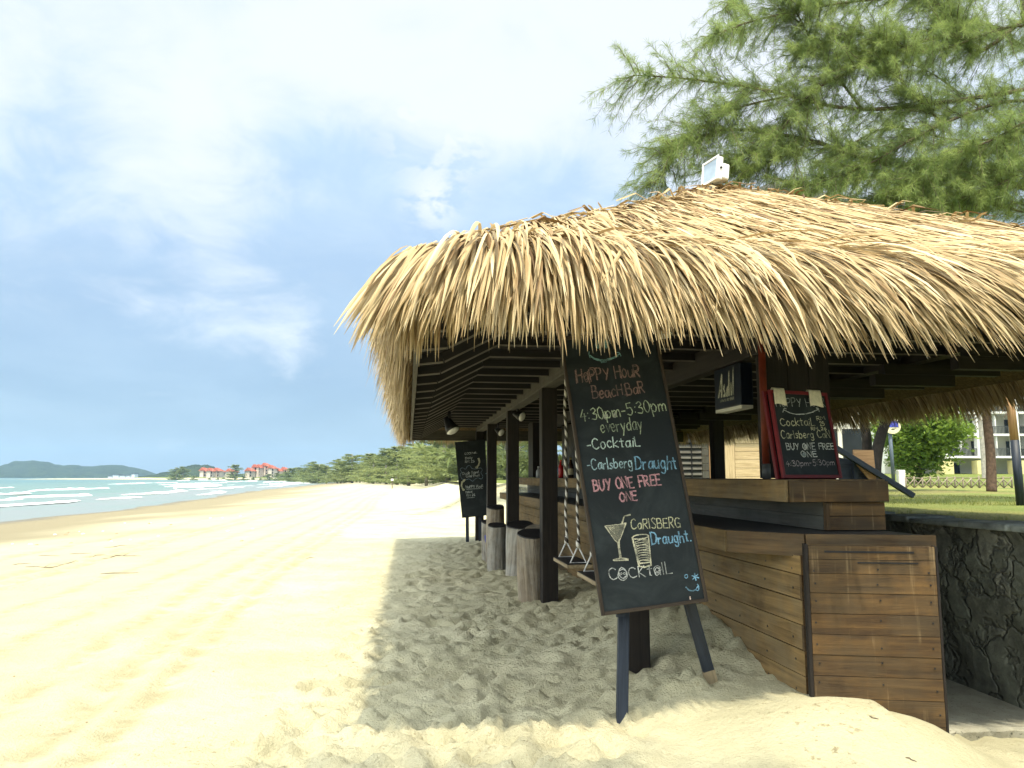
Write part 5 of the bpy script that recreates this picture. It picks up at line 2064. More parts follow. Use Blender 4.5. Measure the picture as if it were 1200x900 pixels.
for li, (pp, r0) in enumerate(limbs):
    pts = [W(*q) for q in pp]
    if pp[0][0] >= 1240:
        # join the trunk
        z = pts[0].z - .6
        near_ = min(trunk, key=lambda t_: abs(t_.z - z))
        pts = [near_] + pts
    c_ = cat(pts, 9)
    mb = MB()
    mb.tube(c_, list(np.linspace(r0 * .8, .007, len(c_))), 7)
    tws = MB()
    tot = len(c_)
    for i_ in range(int(tot * .16), tot):
        f = i_ / tot
        for _ in range(int(cr_.integers(4, 8))):
            if (c_[i_].x > 9.0 and cr_.random() < .5) or (c_[i_].x < 4.6 and cr_.random() < .35):
                continue
            tan_ = (c_[min(i_ + 1, tot - 1)] - c_[i_ - 1]).normalized()
            rv = Vector(cr_.normal(0, 1, 3))
            rv.z *= .75
            perp = (rv - tan_ * rv.dot(tan_)).normalized()
            dv = (tan_ * cr_.uniform(.5, 1.1) + perp * cr_.uniform(.5, 1.0) + Vector((0, 0, .15))).normalized()
            L_ = cr_.uniform(.35, 1.35) * (1.05 - .40 * f)
            n_ = 7
            q = [c_[i_] + dv * (L_ * t / n_) + Vector((0, 0, -.22 * L_ * (t / n_) ** 2 + .02 * math.sin(t * 2 + i_))) for t in range(n_ + 1)]
            tws.tube(q, list(np.linspace(.0065, .002, n_ + 1)), 3, cap=False)
            tone = np.clip(cr_.normal(.55, .22), .05, 1)
            for t in range(1, n_ + 1):
                for _k in range(3):
                    p_0 = q[t].lerp(q[t - 1], cr_.random())
                    rv = Vector(cr_.normal(0, 1, 3)).normalized()
                    bs.append(p_0)
                    ds.append((q[t] - q[t - 1]).normalized() * .8 + rv * .55)
                    tn_.append(tone)
    lo_ = put("branch", mb, M['bark'], cas)
    put("twigs", tws, M['bark'], lo_)
bs, ds = np.array([tuple(v) for v in bs]), np.array([tuple(v) for v in ds])
me = spray_mesh("needles", bs, ds, 9, .15, .0046, .50, .2, cr_, inv=wmat(cas).inverted(), tone=np.array(tn_))
put("needles", me, M['needle'], cas)
print("casuarina sprays", len(bs))


# --- a second casuarina stands behind the camera; its light shade falls on the sand before the bar
c2r = np.random.default_rng(5)
t2 = Vector((4.6, -3.2, -.2))
cas2 = empty("casuarina_tree", t2, 'casuarina standing behind the viewer, its thin dappled shade on the sand before the bar', 'tree')
mb = MB()
q = cat([t2, t2 + Vector((-.2, .1, 3.5)), t2 + Vector((-.5, .3, 7)), t2 + Vector((-.8, .5, 11))], 6)
mb.tube(q, list(np.linspace(.28, .06, len(q))), 10)
lims = []
for i_ in range(16):
    s0 = q[8 + i_ % 9]
    e0 = Vector((c2r.uniform(-1.0, 2.8), c2r.uniform(-1.6, .55), c2r.uniform(6.8, 8.6)))
    if i_ > 7:
        e0 = Vector((-.7 + .32 * (i_ - 8) + c2r.uniform(-.1, .1), c2r.uniform(.55, 1.25), c2r.uniform(7.0, 7.9)))
    lc_ = cat([s0, s0.lerp(e0, .5) + Vector((0, 0, .5)), e0], 7)
    mb.tube(lc_, list(np.linspace(.05, .008, len(lc_))), 6)
    lims.append(lc_)
put("trunk", mb, M['bark'], cas2)
b2, d2 = [], []
for lc_ in lims:
    for v in lc_[5:]:
        for _k in range(26):
            dv = Vector(c2r.normal(0, 1, 3)).normalized()
            L_ = c2r.uniform(.2, .8)
            for t in np.linspace(.3, 1, 5):
                b2.append(tuple(v + dv * L_ * t))
                d2.append(tuple(dv))
me = spray_mesh("needles", np.array(b2), np.array(d2), 6, .18, .008, .5, .2, c2r, inv=wmat(cas2).inverted())
put("needles", me, M['needle'], cas2)


# --- broadleaf tree on the lawn
def crown_cloud(rg, n_cl, rx, ry, rz, cz, leaf, per, up=.0):
    """leaf clumps filling an uneven crown; returns quads"""
    cen = []
    while len(cen) < n_cl:
        v = rg.normal(0, 1, 3)
        v /= np.linalg.norm(v)
        r_ = rg.uniform(.35, 1.0) ** .6
        bump_ = 1 + .22 * math.sin(3 * math.atan2(v[1], v[0]) + 2) + .15 * math.sin(5 * v[2] + 1)
        cen.append(v * r_ * bump_ * np.array([rx, ry, rz]) + np.array([0, 0, cz]))
    cen = np.array(cen)
    tone = np.clip(rg.normal(.5, .2, n_cl), 0, 1)
    N = n_cl * per
    p = np.repeat(cen, per, 0) + rg.normal(0, 1, (N, 3)) * np.array([rx, ry, rz]) * .10
    a = rg.normal(0, 1, (N, 3))
    a[:, 2] *= .5
    a /= np.linalg.norm(a, axis=1, keepdims=True)
    b_ = np.cross(a, rg.normal(0, 1, (N, 3)))
    b_ /= np.linalg.norm(b_, axis=1, keepdims=True) + 1e-9
    s_ = leaf * rg.uniform(.6, 1.3, N)[:, None]
    V_ = np.stack([p - a * s_, p - b_ * s_ * .45, p + a * s_, p + b_ * s_ * .45], 1).reshape(-1, 3)
    r_ = np.repeat(np.clip(np.repeat(tone, per) + rg.normal(0, .12, N), 0, 1), 4)
    return V_, np.arange(4 * N).reshape(-1, 4), r_


bt_ = np.random.default_rng(8)
pt = W(1077, 563, 44)
tb = empty("broadleaf_tree", (pt.x, pt.y, .95), 'bushy bright green broadleaf tree on the lawn in front of the white hotel', 'tree')
V_, F_, r_ = crown_cloud(bt_, 380, 2.3, 2.3, 2.7, 3.3, .15, 42)
put("crown", fast_mesh("crown", V_, F_, {'rnd': r_}), M['broadleaf'], tb)
mb = MB()
mb.tube([(pt.x, pt.y, .9), (pt.x + .1, pt.y, 2.5), (pt.x, pt.y, 4.5)], [.16, .13, .06], 10)
for an in (0.4, 2.2, 4.1):
    mb.tube([(pt.x + .05, pt.y, 2.3), (pt.x + 1.2 * math.cos(an), pt.y + 1.2 * math.sin(an), 4.2)], [.08, .03], 8)
put("trunk", mb, M['bark'], tb)

# --- shade tree hidden by the bar, only its shadow falls on the far sand; and the dark trunk behind the bar
pt = W(1030, 563, 24)
td = empty("leaning_tree", (pt.x, pt.y, .95), 'dark leaning tree trunk forking behind the bar, beside the round sign', 'tree')
mb = MB()
q = cat([W(1024, 575, 24), W(1027, 535, 24), W(1034, 505, 24), W(1046, 470, 24), W(1052, 425, 24)], 6)
mb.tube(q, list(np.linspace(.19, .12, len(q))), 10)
q2 = cat([W(1013, 572, 24.5), W(1016, 520, 24.5), W(1012, 490, 24.5), W(1010, 440, 24.5)], 6)
mb.tube(q2, list(np.linspace(.17, .11, len(q2))), 10)
put("trunk", mb, m_plain('dark_bark', (.022, .018, .016), .9, .4, 5, 0, .03), td)
V_, F_, r_ = crown_cloud(bt_, 200, 2.6, 2.2, 1.7, 0, .13, 30)
V_ = V_ + np.array(tuple(W(1032, 425, 24.5) - Vector((pt.x, pt.y, .95))))
put("crown", fast_mesh("crown", V_, F_, {'rnd': r_}), M['fartree'], td)

# --- distant row of casuarinas behind the far beach: four grown forms, repeated
protos = []
for v_ in range(5):
    rg = np.random.default_rng(100 + v_)
    h_ = 1.0
    bsx, dsx, tnx = [], [], []
    mb = MB()
    mb.tube([(0, 0, -.05), (.01, .0, .4), (.0, .01, .96)], [.022, .016, .003], 6)
    for b_i in range(64):
        t = rg.uniform(.06, 1.0) ** 1.15
        an = rg.uniform(0, 6.28)
        ln = (.36 * (1 - t) ** .6 + .06) * rg.uniform(.6, 1.25) * (1.0 if v_ != 2 else .7)
        tone = np.clip(rg.normal(.5, .22), 0, 1)
        for s_ in np.linspace(.15, 1, 9):
            bsx.append((math.cos(an) * ln * s_, math.sin(an) * ln * s_, t * .93 + .16 * ln * s_))
            dsx.append((math.cos(an) * .6, math.sin(an) * .6, .25))
            tnx.append(tone)
    cme = spray_mesh("crown", np.array(bsx), np.array(dsx), 16, .050, .0085, .75, .2, rg, tone=np.array(tnx))
    cme.materials.append(M['fartree'])
    tme = mb.mesh("trunk")
    tme.materials.append(M['palebark'])
    protos.append((cme, tme))
tr_ = np.random.default_rng(55)
groups = [  # a few tellable kinds along the row
    'feathery casuarina in the row of trees behind the far beach']


def far_tree(x, y, hh_, label, group, wide=1.0, v_=None):
    c_, t_ = protos[int(tr_.integers(0, 5)) if v_ is None else v_]
    z = float(ground(x, y)) - .1
    o = empty("casuarina_tree", (x, y, z), label, 'tree', group, tr_.uniform(0, 6.28))
    o.scale = (hh_ * wide, hh_ * wide, hh_)
    for nm, md in (("crown", c_), ("trunk", t_)):
        ch = bpy.data.objects.new(nm, md)
        COL.objects.link(ch)
        ch.parent = o


row = [(540, 92, 9), (520, 98, 9.5), (500, 108, 9), (528, 118, 12), (508, 130, 12), (486, 126, 9.5), (470, 140, 10), (455, 152, 9.5), (440, 165, 9), (480, 155, 12), (462, 172, 12),
       (445, 190, 11), (428, 186, 9.5), (416, 205, 11.5), (432, 215, 11), (403, 225, 10), (395, 240, 12), (386, 258, 10.5), (412, 250, 10), (376, 275, 10.5), (368, 292, 13), (378, 305, 10),
       (360, 320, 10), (352, 345, 12), (343, 365, 11), (336, 390, 11), (330, 420, 11), (324, 455, 11), (350, 400, 13), (316, 480, 10), (535, 150, 13), (515, 160, 13), (495, 175, 13), (556, 105, 10), (575, 100, 9), (590, 98, 10), (605, 112, 10), (548, 128, 12), (566, 132, 12), (585, 138, 13), (620, 120, 12), (640, 110, 11)]
for px, Y, hh_ in row:
    p = W(px, 561, Y)
    far_tree(p.x + tr_.uniform(-1, 1), p.y, hh_ * tr_.uniform(.52, .78), 'feathery casuarina in the row of trees lining the far beach', 'casuarinas lining the far beach', tr_.uniform(1.8, 2.7))
for px, Y, hh_ in ((275, 520, 13), (206, 560, 12), (214, 575, 12), (228, 540, 6), (262, 530, 4), (285, 520, 5), (297, 515, 4), (305, 505, 3.5), (316, 505, 4), (335, 505, 5), (345, 500, 6), (355, 480, 9), (365, 470, 9), (245, 535, 4), (255, 535, 4)):
    p = W(px, 561, Y)
    far_tree(p.x, p.y, hh_, 'lone tall tree rising between the red roofed resort buildings' if hh_ == 22 else 'small dark tree beside the red roofed resort across the bay', None if hh_ == 22 else 'trees round the red roofed resort', 1.0 if hh_ > 20 else 1.7)
far_tree(1.3, 31.5, 9.5, 'bushy casuarina behind the far end of the bar, shading the sand bank', None, 1.6, 0)

# --- palms by the hotel
def palm(name, label, base_px, top_px, Y, r0, r1, mat, crown=None, group=None):
    p0, p1 = W(*base_px, Y), W(*top_px, Y)
    p0.z = .93
    o = empty(name, p0, label, 'tree', group)
    q = cat([p0, p0.lerp(p1, .35) + Vector((.04, 0, 0)), p0.lerp(p1, .7), p1], 6)
    mb_ = MB()
    mb_.tube(q, list(np.linspace(r0, r1, len(q))), 10)
    put("trunk", mb_, mat, o)
    if crown:
        mb_ = MB()
        rg = np.random.default_rng(int(base_px[0]))
        for i_ in range(26):
            an = rg.uniform(0, 6.28)
            el = rg.uniform(-.9, .7)
            ln = crown * rg.uniform(.7, 1.1)
            pts = [p1 + Vector((math.cos(an) * math.cos(el) * ln * t, math.sin(an) * math.cos(el) * ln * t, math.sin(el) * ln * t - .5 * ln * t * t)) for t in np.linspace(0, 1, 7)]
            for j in range(6):
                a, b_ = pts[j], pts[j + 1]
                tv = (b_ - a).normalized()
                sv = tv.cross(PZ).normalized() if abs(tv.z) < .98 else Vector((1, 0, 0))
                w_ = ln * .20 * math.sin(math.pi * min(.95, (j + .7) / 6.2))
                for sgn in (-1, 1):
                    for kk in range(2):
                        c_ = a.lerp(b_, kk * .5)
                        mb_.add([c_, c_ + tv * .05 * ln, c_ + sv * sgn * w_ + tv * .12 * ln - PZ * w_ * .5], [(0, 1, 2)], None, rg.random())
        put("crown", mb_, M['palmleaf'], o)
    return o


palm("palm_tree", 'dark brown palm trunk on the lawn with a ragged drooping crown', (1162, 576), (1154, 452), 23.5, .15, .11, M['palmbark'], 1.15)
palm("palm_tree", 'slim pale leaning palm trunk standing close to the white hotel', (1155, 564), (1145, 440), 80, .33, .24, M['palebark'], 3.5)

# ------------------------------------------------------------------ hotel beyond the lawn
hw_ = empty("hotel", W(1140, 561, 104), 'white four storey hotel with balconies and square columns beyond the lawn', 'hotel')
HY = 104.0
st = 3.0
x0_, x1_ = W(1052, 560, HY).x, W(1052, 560, HY).x + 58
g0 = .95
mb = MB()
mb.wbox((x0_, x1_), (HY + 3.4, HY + 12), (g0, g0 + 4 * st + .6))
put("walls", mb, M['offwhite'], hw_)
for f in range(5):
    mb = MB()
    z = g0 + .25 + f * st
    mb.wbox((x0_ - .2, x1_ + .2), (HY - .25, HY + 3.38), (z - .28, z))
    put("floor_slab", mb, M['white'], hw_)
m_dark = m_plain('hotel_dark_glass', (0.018, 0.022, 0.024), .2, .3, 1)
m_yel = m_plain('hotel_column_base', (0.62, 0.55, 0.26), .8, .1, 1)
m_rail = m_plain('hotel_rail', (0.05, 0.055, 0.05), .5, .3, 3)
bay = 4.85
nb = 12
xs0 = W(1066, 560, HY).x
for b_ in range(nb):
    x = xs0 + b_ * bay + (-.0)
    mb = MB()
    mb.wbox((x - .45, x + .45), (HY - .35, HY + .45), (g0 + .25 + st * .9, g0 + 4 * st))
    cl_ = put("column", mb, M['white'], hw_)
    mb = MB()
    mb.wbox((x - .85, x + .85), (HY - .6, HY + .7), (g0, g0 + st * .88))
    put("column_base", mb, m_yel, hw_)
    for f in range(4):
        z = g0 + .25 + f * st
        for dx0, dx1 in ((.9, 1.9), (2.6, 3.9)):
            mb = MB()
            mb.wbox((x + dx0, x + dx1), (HY + 3.30, HY + 3.385), (z + .01, z + 2.15))
            put("glass_door", mb, m_dark, hw_)
        if f:
            mb = MB()
            for k_i in range(0, 22):
                xx = x + .5 + k_i * (bay - 1.0) / 21
                mb.wbox((xx - .025, xx + .025), (HY - .12, HY - .07), (z, z + .95))
            mb.wbox((x + .46, x + bay - .46), (HY - .13, HY - .06), (z + .95, z + 1.02))
            mb.wbox((x + .46, x + 2.0), (HY - .055, HY - .03), (z + .05, z + .93))
            put("railing", mb, m_rail, hw_)
            mb = MB()
            mb.wbox((x + 2.32, x + 2.46), (HY, HY + 3.28), (z, z + st - .29))
            put("party_wall", mb, M['white'], hw_)
mb = MB()
mb.wbox((x0_ - .8, x1_ + .8), (HY - .9, HY + 13), (g0 + 4 * st + .61, g0 + 4 * st + .9))
mb.add([(x0_ - .8, HY - .9, g0 + 4 * st + .91), (x1_ + .8, HY - .9, g0 + 4 * st + .91), (x1_ + .8, HY + 13, g0 + 4 * st + .91), (x0_ - .8, HY + 13, g0 + 4 * st + .91), (x0_ + 5, HY + 6, g0 + 4 * st + 3.6), (x1_ - 5, HY + 6, g0 + 4 * st + 3.6)],
       [(0, 1, 5, 4), (1, 2, 5), (2, 3, 4, 5), (3, 0, 4)])
m_roofd = m_plain('dark_shingle', (0.060, 0.058, 0.055), .9, .3, 3)
put("roof", mb, m_roofd, hw_)
mb = MB()
mb.wbox((x0_ - 1, x1_ + 1), (HY - 2.6, HY - 2.35), (g0 - .1, g0 + .62))
o = put("garden_wall", mb, M['white'], None, 0, (x0_, HY - 2.5, g0))
tag(o, 'low white garden wall along the foot of the hotel', 'wall')

# low crossed-log fence on the lawn
fy = 31.0
fx0, fx1 = W(1062, 570, fy).x, W(1186, 570, fy).x
fe = empty("log_fence", (fx0, fy, .95), 'low brown fence of crossed sticks across the lawn before the hotel', 'fence')
n_ = 13
for i_ in range(n_ + 1):
    x = fx0 + (fx1 - fx0) * i_ / n_
    mb = MB()
    mb.tube([(x, fy, .85), (x + random.uniform(-.02, .02), fy, 1.40 + random.uniform(-.04, .05))], .032, 7)
    put("post", mb, M['logbrown'], fe)
    if i_ < n_:
        x2 = fx0 + (fx1 - fx0) * (i_ + 1) / n_
        mb = MB()
        mb.tube([(x, fy - .03, .98), (x2, fy - .03, 1.33)], .022, 6)
        mb.tube([(x, fy + .03, 1.33), (x2, fy + .03, .98)], .022, 6)
        mb.tube([(x, fy + .055, 1.36), (x2, fy + .055, 1.36 + random.uniform(-.02, .02))], .022, 6)
        put("cross_rails", mb, M['logbrown'], fe)

# round sign on a pole
pb = W(1047.5, 567, 38)
sp = empty("signpost", (pb.x, pb.y, .95), 'round cream and blue sign on a thin dark pole beside the leafy tree', 'sign')
mb = MB()
mb.tube([(pb.x, pb.y, .9), (pb.x - .05, pb.y, 3.9)], .085, 10)
put("pole", mb, m_plain('sign_pole', (.10, .13, .17), .5), sp)
cs = W(1045.5, 499, 37.85)
mb = MB()
n_ = 28
P = [(cs.x + .42 * math.cos(2 * math.pi * i_ / n_), cs.y + y_, cs.z + .40 * math.sin(2 * math.pi * i_ / n_)) for y_ in (-.02, .02) for i_ in range(n_)]
mb.add(P, [tuple(range(n_)), tuple(range(n_, 2 * n_))[::-1]] + [(i_, n_ + i_, n_ + (i_ + 1) % n_, (i_ + 1) % n_) for i_ in range(n_)])
put("sign_disc", mb, m_plain('sign_cream', (.72, .68, .48), .6), sp)
mb = MB()
mb.wbox((cs.x - .24, cs.x + .30), (cs.y - .030, cs.y - .0205), (cs.z - .07, cs.z + .23))
put("sign_emblem", mb, m_plain('sign_blue', (.06, .08, .48), .6, .5, 12), sp)
mb = MB()
pw = W(1058, 570, 36)
mb.wbox((pw.x - .16, pw.x + .16), (36, 36.25), (.9, 1.72))
tag(put("bollard", mb, M['white'], None, .02, (pw.x, 36.1, .95)), 'square white bollard on the lawn right of the round sign pole', 'bollard')

# tan panel and slanted plank behind the bar
YT = 15.0
mb = MB()
q = [W(1000.5, 527, YT), W(1023.5, 527.5, YT), W(1027, 562, YT), W(1019, 562, YT), W(1001, 540, YT)]
q = [Vector(v) for v in q]
mb.add([v for v in q] + [v + Vector((0, .05, 0)) for v in q], [tuple(range(5)), tuple(range(5, 10))[::-1]] + [(i_, 5 + i_, 5 + (i_ + 1) % 5, (i_ + 1) % 5) for i_ in range(5)])
tr0 = W(1012, 575, YT)
rt = empty("timber_stand", (tr0.x, tr0.y, .95), 'tan timber stand with a slanted dark plank, just behind the near end of the bar', 'stand')
put("panel", mb, M['tanwood'], rt)
mb = MB()
a, b_ = W(978, 524, YT - .1), W(1070, 581, YT - .1)
dv = (b_ - a).normalized()
mb.box(a, dv, dv.cross(Vector((0, 1, 0))), Vector((0, 1, 0)), (0, (b_ - a).length), (-.05, .05), (-.06, .06))
put("plank", mb, M['easel'], rt, .006)
mb = MB()
for px in (1003, 1024):
    t_, bt2 = W(px, 536, YT + .03), W(px, 536, YT + .03)
    mb.wbox((t_.x - .04, t_.x + .04), (YT + .055, YT + .12), (.9, t_.z))
put("leg", mb, M['easel'], rt)
mb = MB()
q = [W(984, 536, YT + .2), W(1000, 540, YT + .2), W(1018, 563, YT + .2), W(984, 566, YT + .2)]
mb.add(q + [v + Vector((0, .05, 0)) for v in q], [(0, 1, 2, 3), (7, 6, 5, 4)] + [(i_, 4 + i_, 4 + (i_ + 1) % 4, (i_ + 1) % 4) for i_ in range(4)])
put("side_panel", mb, M['easel'], rt)

# right edge: tall post, bare timber above and painted dark below
pb = W(1196.5, 592, 12.0)
po = empty("timber_pole", (pb.x, pb.y, .95), 'upright timber pole at the lawn edge, bare above and dark painted below', 'pole')
mb = MB()
mb.tube([(pb.x, pb.y, .9), (pb.x - .02, pb.y, 1.97)], .062, 12)
put("painted_foot", mb, M['easel'], po)
mb = MB()
mb.tube([(pb.x - .02, pb.y, 1.971), (pb.x - .06, pb.y, 3.0)], .060, 12)
put("bare_top", mb, M['tanwood'], po)

# ------------------------------------------------------------------ wooden kiosk behind the bar
KY = 22.0
kx = lambda px: W(px, 560, KY).x
kk = empty("wooden_kiosk", (kx(848), KY + 1, .95), 'pale boarded kiosk with a grey louvred shutter, beyond the bar under the thatch fringe', 'kiosk')
mb = MB()
z = .95
while z < 3.2:
    mb.wbox((kx(862), kx(915)), (KY, KY + .04), (z, z + .225))
    z += .235
put("siding", mb, M['palewood'], kk)
mb = MB()
z = .95
while z < 3.2:
    mb.wbox((kx(823.5), kx(831.5)), (KY, KY + .04), (z, z + .20))
    z += .21
put("siding", mb, M['greyplank'], kk)
mb = MB()
mb.wbox((kx(832), kx(837.5)), (KY - .02, KY + .06), (.95, 3.2))
put("door_jamb", mb, M['tanwood'], kk)
mb = MB()
mb.wbox((kx(850.5), kx(861.5)), (KY - .02, KY + .06), (.95, 3.2))
put("door_jamb", mb, M['palewood'], kk)
sh = None
mb = MB()
mb.wbox((kx(790), kx(823)), (KY + .05, KY + .07), (.95, 3.2))
sh = put("shutter", mb, M['black'], kk)
mb = MB()
z = 1.0
while z < 3.1:
    for x0__, x1__ in ((790, 810.3), (811.8, 823)):
        mb.add([(kx(x0__), KY + .04, z + .07), (kx(x1__), KY + .04, z + .07), (kx(x1__), KY - .02, z - .02), (kx(x0__), KY - .02, z - .02),
                (kx(x0__), KY + .04, z + .085), (kx(x1__), KY + .04, z + .085), (kx(x1__), KY - .02, z - .005), (kx(x0__), KY - .02, z - .005)],
               [(0, 1, 2, 3), (7, 6, 5, 4), (3, 2, 6, 7), (0, 4, 5, 1), (0, 3, 7, 4), (1, 5, 6, 2)])
    z += .155
put("louvre_slats", mb, M['greyplank'], sh)
mb = MB()
mb.wbox((kx(810.4), kx(811.7)), (KY - .03, KY + .04), (.95, 3.2))
put("mullion", mb, M['black'], sh)
mb = MB()
mb.wbox((kx(788), kx(917)), (KY + .09, KY + 2.6), (.95, 1.0))
mb.wbox((kx(788), kx(917)), (KY + 2.6, KY + 2.66), (.95, 3.2))
mb.wbox((kx(788), kx(788) + .06), (KY + .09, KY + 2.59), (1.0, 3.2))
mb.wbox((kx(917) - .06, kx(917)), (KY + .09, KY + 2.59), (1.0, 3.2))
put("back_walls", mb, M['palewood'], kk)
mb = MB()
mb.wbox((kx(788) - .2, kx(917) + .2), (KY - .35, KY + 2.9), (3.21, 3.30))
put("roof", mb, m_roofd, kk)
mb = MB()
mb.wbox((kx(838.2), kx(850)), (KY + .5, KY + .95), (1.0, 2.05))
cl_ = empty("drinks_cooler", (kx(844), KY + .7, 1.0), 'deep blue drinks cooler standing in the doorway of the kiosk', 'cooler')
put("cabinet", mb, M['bluepaint'], cl_, .02)
mb = MB()
mb.wbox((kx(838.6), kx(849.6)), (KY + .47, KY + .498), (1.32, 1.335))
mb.wbox((kx(838.6), kx(849.6)), (KY + .47, KY + .498), (1.70, 1.715))
mb.wbox((kx(849), kx(849.5)), (KY + .46, KY + .498), (1.4, 1.65))
put("handle", mb, M['steel'], cl_)

# restaurant with the dark roof seen over the thatch
RY = 30.0
r0, r1 = W(872, 232, RY), W(1022, 236, RY)
rs = empty("restaurant", ((r0.x + r1.x) / 2, RY + 4, .95), 'two storey building with a low dark shingle roof showing above the thatch', 'building')
zr0 = r1.z
mb = MB()
mb.wbox((r0.x + .6, r1.x - .4), (RY + .6, RY + 7), (.9, zr0 - .02))
put("walls", mb, M['offwhite'], rs)
mb = MB()
ap = W(908, 207, RY + 3)
ap2 = W(985, 209, RY + 3.6)
mb.add([(r0.x - .4, RY, zr0), (r1.x + .2, RY, zr0), (r1.x + .2, RY + 7.6, zr0), (r0.x - .4, RY + 7.6, zr0), (ap.x, RY + 3.6, ap.z), (r1.x - 2.9, RY + 3.6, ap.z - .1),
        (r0.x - .4, RY, zr0 - .15), (r1.x + .2, RY, zr0 - .15), (r1.x + .2, RY + 7.6, zr0 - .15), (r0.x - .4, RY + 7.6, zr0 - .15)],
       [(0, 1, 5, 4), (1, 2, 5), (2, 3, 4, 5), (3, 0, 4), (6, 7, 1, 0), (7, 8, 2, 1), (8, 9, 3, 2), (9, 6, 0, 3), (9, 8, 7, 6)])
put("roof", mb, m_roofd, rs)
for i_ in range(4):
    for zz_ in (2.0, 5.2):
        xx = r0.x + .9 + i_ * (r1.x - r0.x - 1.4) / 4
        mb = MB()
        mb.wbox((xx, xx + .75), (RY + .56, RY + .598), (zz_, zz_ + 1.3))
        wn = put("window", mb, m_dark, rs)
        mb = MB()
        mb.wbox((xx - .08, xx + .83), (RY + .52, RY + .598), (zz_ - .1, zz_ - .005))
        put("sill", mb, M['white'], wn)

# ------------------------------------------------------------------ resort across the bay
m_red = m_plain('red_roof_tiles', (0.36, 0.105, 0.065), .8, .2, .4)
m_wall = m_plain('resort_walls', (0.58, 0.50, 0.40), .8, .15, .2)


def resort(label, px0, px1, Y, storeys, gables, zoff=0.0):
    a, b_ = W(px0, 560, Y), W(px1, 560, Y)
    zg = .55 + zoff
    o = empty("resort_building", ((a.x + b_.x) / 2, Y, zg), label, 'building')
    h_ = storeys * 2.0
    d_ = 10
    mb_ = MB()
    mb_.wbox((a.x, b_.x), (Y, Y + d_), (zg - .5, zg + h_))
    put("wall", mb_, m_wall, o)
    mb_ = MB()
    e_ = .8
    zr = zg + h_
    rh = 2.1
    mb_.add([(a.x - e_, Y - e_, zr), (b_.x + e_, Y - e_, zr), (b_.x + e_, Y + d_ + e_, zr), (a.x - e_, Y + d_ + e_, zr), (a.x + 1.6, Y + d_ / 2, zr + rh), (b_.x - 1.6, Y + d_ / 2, zr + rh)],
            [(0, 1, 5, 4), (1, 2, 5), (2, 3, 4, 5), (3, 0, 4), (3, 2, 1, 0)])
    put("roof", mb_, m_red, o)
    for g_ in range(gables):
        cx_ = a.x + (b_.x - a.x) * (g_ + .5) / gables
        w_ = (b_.x - a.x) / gables * .30
        mb_ = MB()
        mb_.wbox((cx_ - w_, cx_ + w_), (Y - 1.6, Y - .01), (zg - .5, zr + .2))
        bw_ = put("bay", mb_, m_wall, o)
        mb_ = MB()
        mb_.add([(cx_ - w_ - .6, Y - 2.2, zr + .2), (cx_ + w_ + .6, Y - 2.2, zr + .2), (cx_, Y - 2.0, zr + 2.4), (cx_ - w_ - .6, Y + 3, zr + .2), (cx_ + w_ + .6, Y + 3, zr + .2), (cx_, Y + 4, zr + 2.4)],
                [(0, 1, 2), (0, 2, 5, 3), (1, 4, 5, 2), (0, 3, 4, 1), (3, 5, 4)])
        put("gable", mb_, m_red, bw_)
    nw = max(3, int((b_.x - a.x) / 3.2))
    for s_ in range(storeys):
        for i_ in range(nw):
            xx = a.x + (b_.x - a.x) * (i_ + .5) / nw
            mb_ = MB()
            mb_.wbox((xx - .6, xx + .6), (Y - .12, Y - .012), (zg + s_ * 2.0 + .4, zg + s_ * 2.0 + 1.6))
            put("window", mb_, m_dark, o)


resort('red roofed resort block with one gable, second left in the main cluster', 295, 304.5, 538, 3, 2, 1.2)
resort('low red roofed wing at the left end of the main resort cluster', 286.5, 294.5, 528, 2, 1, .8)
resort('tallest red roofed block, in the middle of the main resort cluster', 305, 313, 546, 3, 1, 2.4)
resort('red roofed block right of the tallest one in the resort cluster', 313.5, 320, 530, 3, 1, .6)
resort('low red roofed house near the right end of the resort, by the trees', 320.5, 327, 540, 2, 1, .9)
resort('last small red roofed house at the right end of the resort', 328, 335, 550, 2, 1, 1.6)
resort('small red roofed house standing alone between two trees across the bay', 263, 273, 545, 2, 1, .4)
resort('red roofed house leftmost at the foot of the green headland', 233.5, 240.5, 552, 2, 1, 1.2)
resort('red roofed house in the middle of three below the headland', 241.2, 248.5, 545, 2, 1, .8)
resort('red roofed house right of the other two below the headland', 249.2, 256, 552, 2, 1, 1.0)

# hills: the green headland and the island
def hill(name, pxprof, Y, depth, seed, mat):
    xs_ = [W(p, 559, Y).x for p, _ in pxprof]
    zs_ = [W(600, y, Y).z for _, y in pxprof]
    n_, m2 = 150, 26
    P, F = [], []
    xx = np.linspace(xs_[0], xs_[-1], n_)
    hz = np.interp(xx, xs_, zs_)
    for j in range(m2):
        t = j / (m2 - 1)
        y = Y - depth * .5 + depth * t
        pr_ = math.sin(math.pi * t) ** .75
        nn = fbm(xx / (xs_[-1] - xs_[0]) * 26, np.full(n_, t * 7), 1, 5, seed)
        for i_ in range(n_):
            z = SEA_Z - 1 + (hz[i_] - SEA_Z + 1) * pr_ * (1 + .22 * nn[i_]) * (y / Y if False else 1)
            P.append((xx[i_] * (y / Y), y, z))
    for j in range(m2 - 1):
        for i_ in range(n_ - 1):
            a = j * n_ + i_
            F.append((a, a + 1, a + n_ + 1, a + n_))
    me_ = fast_mesh(name, np.array(P), np.array(F), smooth=True)
    return tag(put(name, me_, mat), kind='structure')


